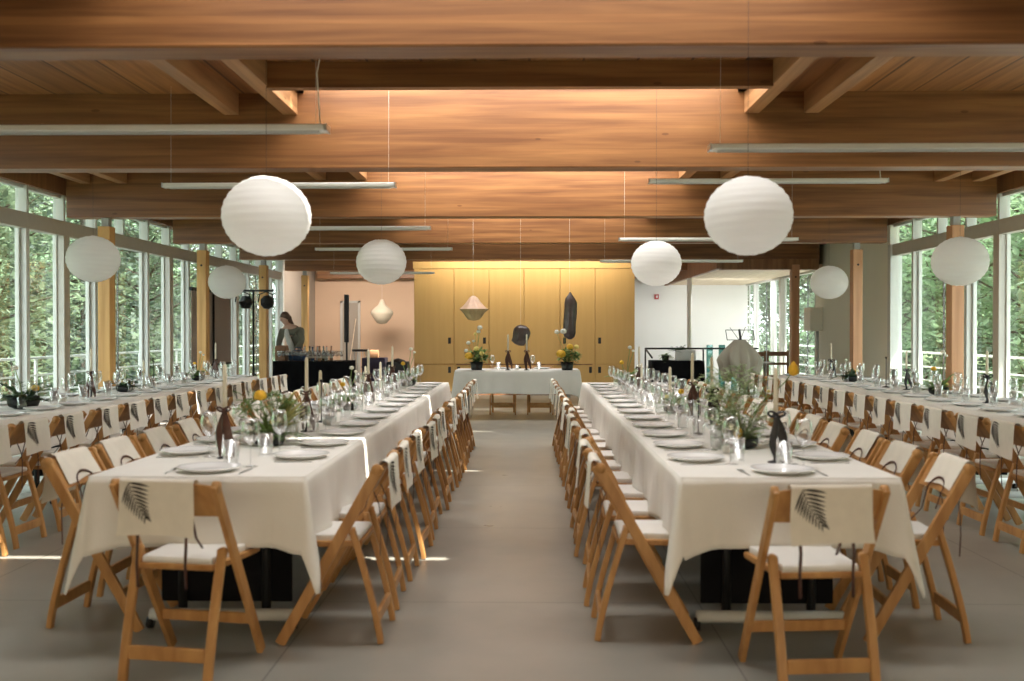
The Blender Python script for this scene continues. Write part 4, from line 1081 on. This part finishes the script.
mb = MB(); mb.ell((-0.215, -0.175, 1.665), (0.098, 0.108, 0.098), 16, 10); mb.ell((-0.15, -0.10, 1.60), (0.06, 0.06, 0.09), 12, 8); mb.tube([(-0.13, -0.08, 1.58), (-0.09, -0.05, 1.50), (-0.07, -0.04, 1.42)], [.04, .03, .012], 8)
mb.build('hair', M['hair'], pr)
fc = MB(); fc.ell((-0.285, -0.285, 1.61), (0.014, 0.018, 0.02), 8, 6); 
fc.build('nose', M['skin'], pr)
ey = MB(); ey.ell((-0.305, -0.245, 1.645), (0.011, 0.009, 0.009), 8, 6); ey.ell((-0.235, -0.292, 1.645), (0.011, 0.009, 0.009), 8, 6); ey.build('eyes', M['hair'], pr)
mo = MB(); mo.ell((-0.278, -0.28, 1.572), (0.02, 0.01, 0.006), 8, 6, 0, Matrix.Rotation(R(-40), 4, 'Z')); mo.build('mouth', M['red'], pr)
# paper wall lamp, speaker column, stool, cases
pl = tag(empty('onion_lamp', (-3.95, 27.0, 1.86)), 'pale onion shaped paper lamp before the peach back wall', 'lamp')
MB().lathe([(0.04, -0.32), (0.12, -0.30), (0.21, -0.20), (0.30, -0.05), (0.30, 0.02), (0.20, 0.12), (0.10, 0.20), (0.06, 0.30), (0.05, 0.34), (0.0, 0.35)], 28).build('paper_shade', M['oldpaper'], pl)
MB().tube([(0, 0, 0.34), (0, 0, DZ-1.86)], 0.002, 5).build('cord', M['lightgrey'], pl)
spk = tag(empty('column_speaker', (-3.80, 20.9, 0)), 'tall slim black column speaker behind the bar', 'speaker')
MB().box(-0.045, -0.05, 1.12, 0.045, 0.05, 2.12, bev=0.006).build('column', M['black'], spk)
MB().tube([(0, 0, 0.4), (0, 0, 1.12)], 0.02, 8).build('pole', M['black'], spk); MB().box(-0.22, -0.22, 0, 0.22, 0.22, 0.42, bev=0.02).build('subwoofer', M['black'], spk)
dr = tag(empty('door_3', (-5.22, YB-0.03, 0)), kind='structure')
MB().box(-0.06, -0.03, 0, 0.0, 0.03, 2.2).box(0.44, -0.03, 0, 0.5, 0.03, 2.2).box(-0.06, -0.03, 2.14, 0.5, 0.03, 2.2).build('door_frame', M['frame'], dr)
MB().box(0.0, -0.01, 0.01, 0.44, 0.03, 2.14).build('door_leaf', M['wallt'], dr)
mop = tag(empty('broom', (-5.0, 27.6, 0)), 'pale wooden pole leaning against the peach wall', 'pole'); MB().tube([(0, 0, 0.02), (0.18, 0.35, 1.7)], 0.014, 8).build('handle', M['lightwood'], mop); MB().box(-0.12, -0.03, 0, 0.12, 0.03, 0.06, bev=0.01).build('head', M['cardboard'], mop)
stl = tag(empty('bar_stool', (-3.60, 21.4, 0)), 'wire stool with round black seat behind the bar', 'stool')
MB().lathe([(0, 0.92), (0.17, 0.92), (0.18, 0.935), (0.18, 0.955), (0.17, 0.965), (0, 0.965)], 24).build('seat', M['black'], stl)
for a in range(4):
    c_, s_ = math.cos(a*math.pi/2+0.6), math.sin(a*math.pi/2+0.6)
    MB().tube([(c_*0.13, s_*0.13, 0.92), (c_*0.20, s_*0.20, 0.0)], 0.009, 6).build('leg', M['steel'], stl)
MB().tube([(0.17*math.cos(i*math.pi/10), 0.17*math.sin(i*math.pi/10), 0.45) for i in range(21)], 0.007, 6).build('footrest', M['steel'], stl)
cs = MB().box(-0.24, -0.25, 0, 0.24, 0.25, 0.80, bev=0.02).box(-0.25, -0.26, 0.60, 0.25, 0.26, 0.62).build('equipment_case', M['purple']); cs.location = (-3.22, 21.0, 0); tag(cs, 'dark purple equipment case right of the bar', 'case')
cs = MB().box(-0.22, -0.22, 0, 0.22, 0.22, 0.72, bev=0.03).lathe([(0, 0), (0.16, 0), (0.15, 0.02), (0.05, 0.06), (0.0, 0.07)], 16, c=(0, 0, 0.72)).build('amplifier', M['black']); cs.location = (-2.72, 20.9, 0); tag(cs, 'black amplifier box between the bar and the cabinets', 'amplifier')
ob = MB().box(-0.09, -0.09, 0, 0.09, 0.09, 0.16, bev=0.01).box(-0.092, -0.01, 0.155, 0.092, 0.01, 0.165).build('orange_box', M['orange']); ob.location = (-3.22, 20.95, 0.80); tag(ob, 'small orange box on the equipment case', 'box')
# projection screen along the left windows
ps = tag(empty('projection_screen', (-5.78, 17.05, 0)), 'beige portable projection screen standing before the left windows', 'screen')
MB().box(-0.008, 0.03, 0.75, 0.008, 2.3, 2.06).build('screen_surface', M['screen'], ps); MB().box(-0.03, 0, 2.06, 0.03, 2.33, 2.12, bev=0.01).build('top_case', M['black'], ps)
MB().box(-0.02, 0.03, 0.72, 0.02, 2.3, 0.76).build('bottom_bar', M['black'], ps); MB().tube([(0.03, 1.16, 0.2), (0.03, 1.16, 2.07)], 0.02, 8).build('pole', M['black'], ps)
for a in (0.3, 2.4, 4.5): MB().tube([(0.03, 1.16, 0.5), (0.03+0.19*math.cos(a), 1.16+0.45*math.sin(a), 0.02)], 0.012, 6).build('leg', M['black'], ps)
# lighting stand with two lamps
ls = tag(empty('lighting_stand', (-5.10, 18.5, 0)), 'black T bar lighting stand beside the third left post', 'stand')
MB().tube([(0, 0, 0.3), (0, 0, 2.12)], 0.02, 8).build('pole', M['black'], ls); MB().box(-0.38, -0.02, 2.09, 0.38, 0.02, 2.13).build('cross_bar', M['black'], ls)
for a in (0.5, 2.6, 4.7): MB().tube([(0, 0, 0.6), (0.4*math.cos(a), 0.4*math.sin(a), 0.02)], 0.014, 6).build('leg', M['black'], ls)
def par(x, label, sd):
    o = tag(empty('stage_light', (-5.10+x, 18.5-0.02, 1.90)), label, 'stage light', 'stage lights on the T bar stand')
    MB().lathe([(0.05, 0.0), (0.11, 0.0), (0.13, 0.05), (0.13, 0.12), (0.09, 0.20), (0.05, 0.24), (0, 0.245)], 6 if sd else 9, smooth=False).build('lamp_housing', M['black'], o)
    b = [c for c in o.children][0]; b.rotation_euler = (R(80), 0, R(15+sd*20)); b.location = (0, 0.1, -0.02)
    MB().lathe([(0, 0.01), (0.09, 0.01)], 16).build('lens', M['bottle'], b)
    MB().tube([(-0.14, 0, 0.0), (-0.12, 0, 0.14), (0, 0, 0.19), (0.12, 0, 0.14), (0.14, 0, 0.0)], 0.012, 6).build('yoke', M['black'], o)
par(-0.19, 'black stage light hanging left on the T bar, beside the small lantern', 1); par(0.24, 'black stage light hanging right on the T bar, before the third post', 0)

# ================================================================ BACK RIGHT: column, guard, stand, tables
st = MB().tube([(3.86, 24.0, 0), (3.86, 24.0, 2.62)], 0.057, 16).lathe([(0, 0), (0.10, 0), (0.10, 0.02), (0.057, 0.03)], 16, c=(3.86, 24, 0)).build('steel_column', M['lightgrey']); tag(st, 'slim grey steel column before the white back wall', 'column')
fa = empty('fire_alarm', (3.60, YB-0.01, 2.31)); tag(fa, 'small red fire alarm on the white back wall', 'alarm')
MB().box(-0.06, -0.045, -0.07, 0.06, 0, 0.07, bev=0.008).build('housing', M['red'], fa); MB().box(-0.02, -0.05, -0.03, 0.03, -0.045, 0.03, bev=0.002).build('strobe', M['wallw'], fa)
eb = empty('wall_cabinet', (5.87, 20.45, 1.36)); tag(eb, 'sage grey electrical box on the right wall beside the lantern', 'box')
MB().box(-0.13, 0, 0, 0.13, 0.45, 0.48, bev=0.008).build('body', M['wallg'], eb)
MB().box(-0.12, -0.012, 0.01, 0.12, 0, 0.47, bev=0.004).build('cover', M['wallg'], eb)
MB().tube([(0.05, 0.1, 0), (0.05, 0.1, -1.34)], 0.03, 8).build('conduit', M['grey'], eb)
gr = tag(empty('stair_guard', (4.0, 22.2, 0)), 'stair guard with teal glass panels and dark handrail at the back right', 'railing')
for i in range(4):
    MB().box(-0.05+i*0.27, -0.012, 0.05, 0.09+i*0.27, 0.012, 1.05, bev=0.003).build('glass_panel', M['teal'], gr)
MB().tube([(-1.4, 0, 0.97), (1.1, 0, 0.97)], 0.02, 8).tube([(-1.4, -1.2, 0.80), (-1.4, 0, 0.97)], 0.02, 8).build('handrail', M['black'], gr)
for x in (-1.4, -0.12, 1.0): MB().tube([(x, 0, 0), (x, 0, 0.97)], 0.018, 8).build('baluster_post', M['black'], gr)
bt2 = tag(empty('side_table', (3.10, 20.7, 0)), 'side table draped in black at the back right', 'table')
MB().box(-0.52, 0, 0.70, 0.52, 0.6, 0.74).build('tabletop', M['blackcloth'], bt2)
P = []
for i in range(5):
    t = i/4
    P.append([(x+nx*(0.02*t+0.012*t*math.sin(j*1.3)), y+ny*(0.02*t+0.012*t*math.sin(j*1.3)), 0.742-0.73*t) for j, (x, y, nx, ny) in enumerate(rectper(0.54, -0.02, 0.62))])
MB().grid(P, closed=True).build('black_drape', M['blackcloth'], bt2)
pb = tag(empty('planter_box', (3.28, 20.9, 0.745)), 'pale grey planter box with dark greenery on the black side table', 'planter')
MB().box(-0.2, -0.1, 0, 0.2, 0.1, 0.22, bev=0.006).build('box', M['lightgrey'], pb)
random.seed(71); mb = MB()
for i in range(40):
    a = random.uniform(0, 6.28); e = random.uniform(0.1, 1.3); x_ = random.uniform(-0.22, 0.0)
    frond(mb, (x_, 0, 0.2), (math.cos(a)*math.cos(e), math.sin(a)*math.cos(e), math.sin(e)), random.uniform(0.08, 0.22), 6, 0.06, 0.025)
mb.build('foliage', M['darkherb'], pb)
pp = tag(empty('potted_plant', (2.86, 20.85, 0.745)), 'trailing green plant on the black side table', 'plant')
MB().lathe([(0, 0), (0.06, 0), (0.08, 0.09), (0.075, 0.09), (0, 0.07)], 16).build('pot', M['black'], pp); mb = MB()
for i in range(40):
    a = random.uniform(0, 6.28); e = random.uniform(-0.1, 1.3)
    frond(mb, (0, 0, 0.08), (math.cos(a)*math.cos(e), math.sin(a)*math.cos(e), math.sin(e)), random.uniform(0.1, 0.22), 6, 0.06, 0.025, 0.6)
mb.build('foliage', M['herb'], pp)
# music stand with draped linen
ms = tag(empty('music_stand', (3.42, 16.2, 0)), 'black wire music stand rising out of draped linen', 'stand')
MB().tube([(0, 0, 0.1), (0, 0, 1.26)], 0.012, 8).build('pole', M['black'], ms)
for a in (0.4, 2.5, 4.6): MB().tube([(0, 0, 0.35), (0.28*math.cos(a), 0.28*math.sin(a), 0.01)], 0.009, 6).build('leg', M['black'], ms)
mb = MB()
D = [(-0.24, -0.05, 1.38), (0.20, -0.05, 1.38), (0.24, 0.02, 1.22), (-0.20, 0.02, 1.22)]
for a, b_ in zip(D, D[1:]+D[:1]): mb.tube([a, b_], 0.007, 6)
mb.tube([(-0.02, -0.05, 1.39), (0.02, 0.02, 1.2)], 0.02, 6); mb.tube([(0, 0, 1.2), (-0.17, -0.05, 1.42)], 0.005, 5); mb.tube([(0, 0, 1.2), (0.08, -0.05, 1.43)], 0.005, 5)
mb.build('desk_frame', M['black'], ms)
P = []
for i in range(15):
    t = i/14; row = []
    for j in range(60):
        th = 2*math.pi*j/60
        rx = 0.09+0.22*math.sin(min(1, t*1.9)*math.pi/2) - 0.10*max(0, t-0.5)*2; ry = 0.05+0.10*min(1, t*2)
        f_ = 1+0.22*math.sin(9*th+1.0)*min(1, t*2)+0.10*math.sin(17*th+2)*t
        zb = 1.22-0.72*t - (0.06*math.sin(3*th)*t)
        if math.cos(th) < -0.3: zb += 0.10*t
        row.append((rx*f_*math.cos(th), ry*f_*math.sin(th), zb))
    P.append(row)
cl = MB().grid(P, closed=True).build('draped_linen', M['linen_grey']); cl.location = (3.42, 16.2, 0); solidify(cl, 0.003); tag(cl, 'grey beige linen cloth draped over the music stand', 'cloth')
# wooden counter chairs and small white round table beyond
for i, (x, y) in enumerate(((5.0, 19.9), (4.45, 19.5))):
    wc = tag(empty('wooden_chair', (x, y, 0)), 'dark wooden chair at the back right, %s' % ('beside the far post' if i == 0 else 'beside the white round table'), 'chair')
    MB().box(-0.21, -0.2, 0.44, 0.21, 0.22, 0.48, bev=0.01).build('seat', M['darkwood'], wc)
    MB().box(-0.2, 0.18, 0.86, 0.2, 0.21, 0.95, bev=0.01).box(-0.2, 0.18, 0.68, 0.2, 0.21, 0.73, bev=0.008).build('backrest', M['darkwood'], wc)
    for sx in (-1, 1):
        MB().box(sx*0.2-0.018, -0.19, 0, sx*0.2+0.018, -0.15, 0.44).build('front_leg', M['darkwood'], wc)
        MB().box(sx*0.2-0.018, 0.175, 0, sx*0.2+0.018, 0.215, 0.97).build('rear_leg', M['darkwood'], wc)
wt = tag(empty('round_side_table', (4.43, 18.8, 0)), 'small white round table at the back right beyond the draped linen', 'table')
MB().lathe([(0, 0.76), (0.17, 0.76), (0.18, 0.77), (0.18, 0.785), (0, 0.79)], 28).build('tabletop', M['china'], wt); MB().tube([(0, 0, 0.02), (0, 0, 0.76)], 0.025, 8).build('pedestal', M['steel'], wt); MB().lathe([(0, 0), (0.16, 0), (0.16, 0.015), (0.03, 0.03)], 24).build('base', M['steel'], wt)

# ================================================================ OUTSIDE
GZ = -0.25
gm = MB().box(-70, -25, GZ-0.3, 70, 110, GZ); g = gm.build('ground', M['grass']); tag(g, 'leafy forest floor outside the windows', 'ground', kind='structure')
for s in (-1, 1):
    nm = 'left' if s < 0 else 'right'
    tr = MB().box(s*(XW+0.16), YR, GZ, s*(XW+2.3), YB+2, -0.05).build('terrace', M['concrete_out']); tag(tr, 'concrete terrace outside the %s windows' % nm, 'terrace', kind='structure')
    rl = tag(empty('terrace_railing', (s*(XW+2.1), YR, 0)), 'pale metal railing outside the %s windows' % nm, 'railing')
    L = YB-YR+2
    MB().box(-0.03, 0, 0.90, 0.03, L, 0.94, bev=0.005).build('top_rail', M['lightgrey'], rl)
    MB().box(-0.015, 0, 0.62, 0.015, L, 0.65).box(-0.015, 0, 0.34, 0.015, L, 0.37).box(-0.015, 0, 0.08, 0.015, L, 0.11).build('lower_rail', M['lightgrey'], rl)
    for i in range(15): MB().box(-0.02, i*2.2+0.5, -0.05, 0.02, i*2.2+0.55, 0.92).build('railing_post', M['lightgrey'], rl)
M['slope'] = mat('wooded_slope_green', (0.09, 0.15, 0.075), 0.95, var=0.75, scale=1.6, bump=1.0, bscale=3)
for s in (-1, 1):
    P = []
    for i in range(40):
        yy = -5 + i*2.6; row = []
        for j in range(14):
            t = j/13; xx = 27+16*t; zz = GZ + 13*math.sin(min(1, t*1.15)*math.pi/2)
            n_ = noise.noise(Vector((yy*0.25, t*6, s*3.0)))
            row.append((s*(xx+2.0*n_), yy, zz+1.6*n_*min(1, t*4)))
        P.append(row)
    sl = MB().grid(P).build('wooded_slope', M['slope']); tag(sl, 'wooded slope far beyond the %s windows' % ('left' if s < 0 else 'right'), 'hill', kind='structure')
def tree_proto(seed, H, kind, m):
    rnd = random.Random(seed); o = empty('tree')
    tb = MB(); lean_ = (rnd.uniform(-.4, .4), rnd.uniform(-.4, .4))
    pts = [(lean_[0]*t, lean_[1]*t, H*t) for t in [i/8 for i in range(9)]]
    tb.tube(pts, [0.20*(1-0.85*i/8)+0.02 for i in range(9)], 8)
    lf = MB(); vs = []; fs = []
    def leaf(p, sz):
        d = Vector((rnd.uniform(-1, 1), rnd.uniform(-1, 1), rnd.uniform(-.5, .5))).normalized(); sd = d.cross(Vector((rnd.uniform(-.5, .5), rnd.uniform(-.5, .5), 1))).normalized()
        q = [p-d*sz*.5, p+sd*sz*.28, p+d*sz*.6, p-sd*sz*.28]; o_ = len(vs); vs.extend(q); fs.append((o_, o_+1, o_+2, o_+3))
    nb = 46
    for b_ in range(nb):
        t = (0.06 if kind == 'con' else 0.12) + 0.88*(b_/nb)
        a = b_*2.4+rnd.uniform(-.3, .3)
        if kind == 'con': L = 2.9*(1-t)**0.8+0.4; e = -0.25
        else: L = 3.0*math.sin(math.pi*min(1, 0.18+t*0.82))**0.6+0.5; e = rnd.uniform(0.0, 0.6)
        base = Vector((lean_[0]*t, lean_[1]*t, H*t)); d = Vector((math.cos(a)*math.cos(e), math.sin(a)*math.cos(e), math.sin(e)))
        bp = [base + d*L*u + Vector((0, 0, (-0.12 if kind == 'con' else 0.05)*L*u*u)) for u in (0, .33, .66, 1)]
        tb.tube(bp, [0.05, 0.035, 0.02, 0.006], 5, caps=False)
        nl = int(95*L/2.5) if kind == 'con' else int(120*L/2.5)
        for q in range(nl):
            u = rnd.uniform(0.15, 1.05); p = base+d*L*u
            sp = 0.35 if kind == 'con' else 0.55
            p += Vector((rnd.gauss(0, sp*.6), rnd.gauss(0, sp*.6), rnd.gauss(0, sp*.35) - (0.15*L*u*u if kind == 'con' else -0.05*L*u*u)))
            leaf(p, rnd.uniform(0.18, 0.36))
    lf.add(vs, fs); lf.build('foliage', m, o); tb.build('trunk', M['bark'], o); return o
tps = [Proto(tree_proto(1, 11, 'con', M['leaf2'])), Proto(tree_proto(2, 9, 'dec', M['leaf1'])), Proto(tree_proto(3, 8, 'dec', M['leaf3'])), Proto(tree_proto(4, 12, 'con', M['leaf2']))]
tl = {0: 'dark drooping conifer', 1: 'mid green leafy tree', 2: 'bright green leafy tree', 3: 'tall green conifer'}
def bush_proto(seed, m):
    rnd = random.Random(seed); o = empty('shrub'); vs = []; fs = []
    for i in range(1500):
        a = rnd.uniform(0, 6.28); ph = math.acos(rnd.uniform(-0.1, 1)); r_ = rnd.uniform(0.55, 1.0)**0.5
        p = Vector((1.5*r_*math.sin(ph)*math.cos(a), 1.5*r_*math.sin(ph)*math.sin(a), 0.2+1.9*r_*math.cos(ph)))*(1+0.18*math.sin(5*a+seed))
        p.z = max(0.05, p.z); d = Vector((rnd.uniform(-1, 1), rnd.uniform(-1, 1), rnd.uniform(-.5, .5))).normalized(); sd = d.cross(Vector((rnd.uniform(-.5, .5), rnd.uniform(-.5, .5), 1))).normalized(); sz = rnd.uniform(0.15, 0.28)
        k_ = len(vs); vs.extend([p-d*sz*.5, p+sd*sz*.28, p+d*sz*.6, p-sd*sz*.28]); fs.append((k_, k_+1, k_+2, k_+3))
    MB().add(vs, fs).build('foliage', m, o); mb = MB()
    for i in range(6):
        a = i*1.05; mb.tube([(0, 0, 0), (0.3*math.cos(a), 0.3*math.sin(a), 0.7), (0.7*math.cos(a), 0.7*math.sin(a), 1.5)], [.04, .03, .01], 5)
    mb.build('stems', M['bark'], o); return o
bps = [Proto(bush_proto(1, M['leaf1'])), Proto(bush_proto(2, M['leaf3'])), Proto(bush_proto(3, M['leaf2']))]
bl = ['mid green leafy shrub', 'bright green leafy shrub', 'dark green leafy shrub']
rr = random.Random(9)
cnt = {}
def plant(x, y, kd, sd, belt, sc_):
    c_ = cnt.get((sd, belt), 0); cnt[(sd, belt)] = c_+1
    o = place(tps[kd], x, y, GZ-0.02, rr.uniform(0, 6.28), sc_)
    tag(o, '%s outside the %s windows, %s in the %s belt' % (tl[kd], sd, ORD[c_], belt), 'tree', 'trees outside the %s windows' % sd)
for i in range(8): plant(-(12.5+rr.uniform(-.5, .8)), 15+i*4.6, [0, 3, 1, 0, 1, 3, 0, 1][i], 'left', 'first', rr.uniform(0.78, 0.92))
for i in range(8): plant(-(19+rr.uniform(-1, 1)), 21+i*6.0, [3, 0, 1, 0, 3, 1, 0, 3][i], 'left', 'farther', rr.uniform(1.05, 1.25))
for i in range(7): plant(12.5+rr.uniform(-.5, .8), 15+i*5.0, [2, 1, 2, 2, 1, 2, 1][i], 'right', 'first', rr.uniform(0.78, 0.92))
for i in range(7): plant(19+rr.uniform(-1, 1), 22+i*6.6, [1, 2, 3, 2, 1, 2, 1][i], 'right', 'farther', rr.uniform(1.05, 1.3))
for x_, y_, kd in ((15.5, 47, 2), (13.0, 53, 1), (11.5, 60, 2)):
    plant(x_, y_, kd, 'right', 'end', 1.1)
for sd, sg in (('left', -1), ('right', 1)):
    for i in range(11):
        kd = (i + (0 if sg < 0 else 1)) % 2 if sg > 0 else (0, 2)[i % 2]
        o = place(bps[kd], sg*(10.0+rr.uniform(-.1, .3)+0.08*i), 13.5+i*3.3, GZ-0.02, rr.uniform(0, 6.28), rr.uniform(0.7, 0.95))
        tag(o, '%s behind the %s terrace railing, %s from the camera' % (bl[kd], sd, ORD[i]), 'shrub', 'shrubs outside the %s windows' % sd)
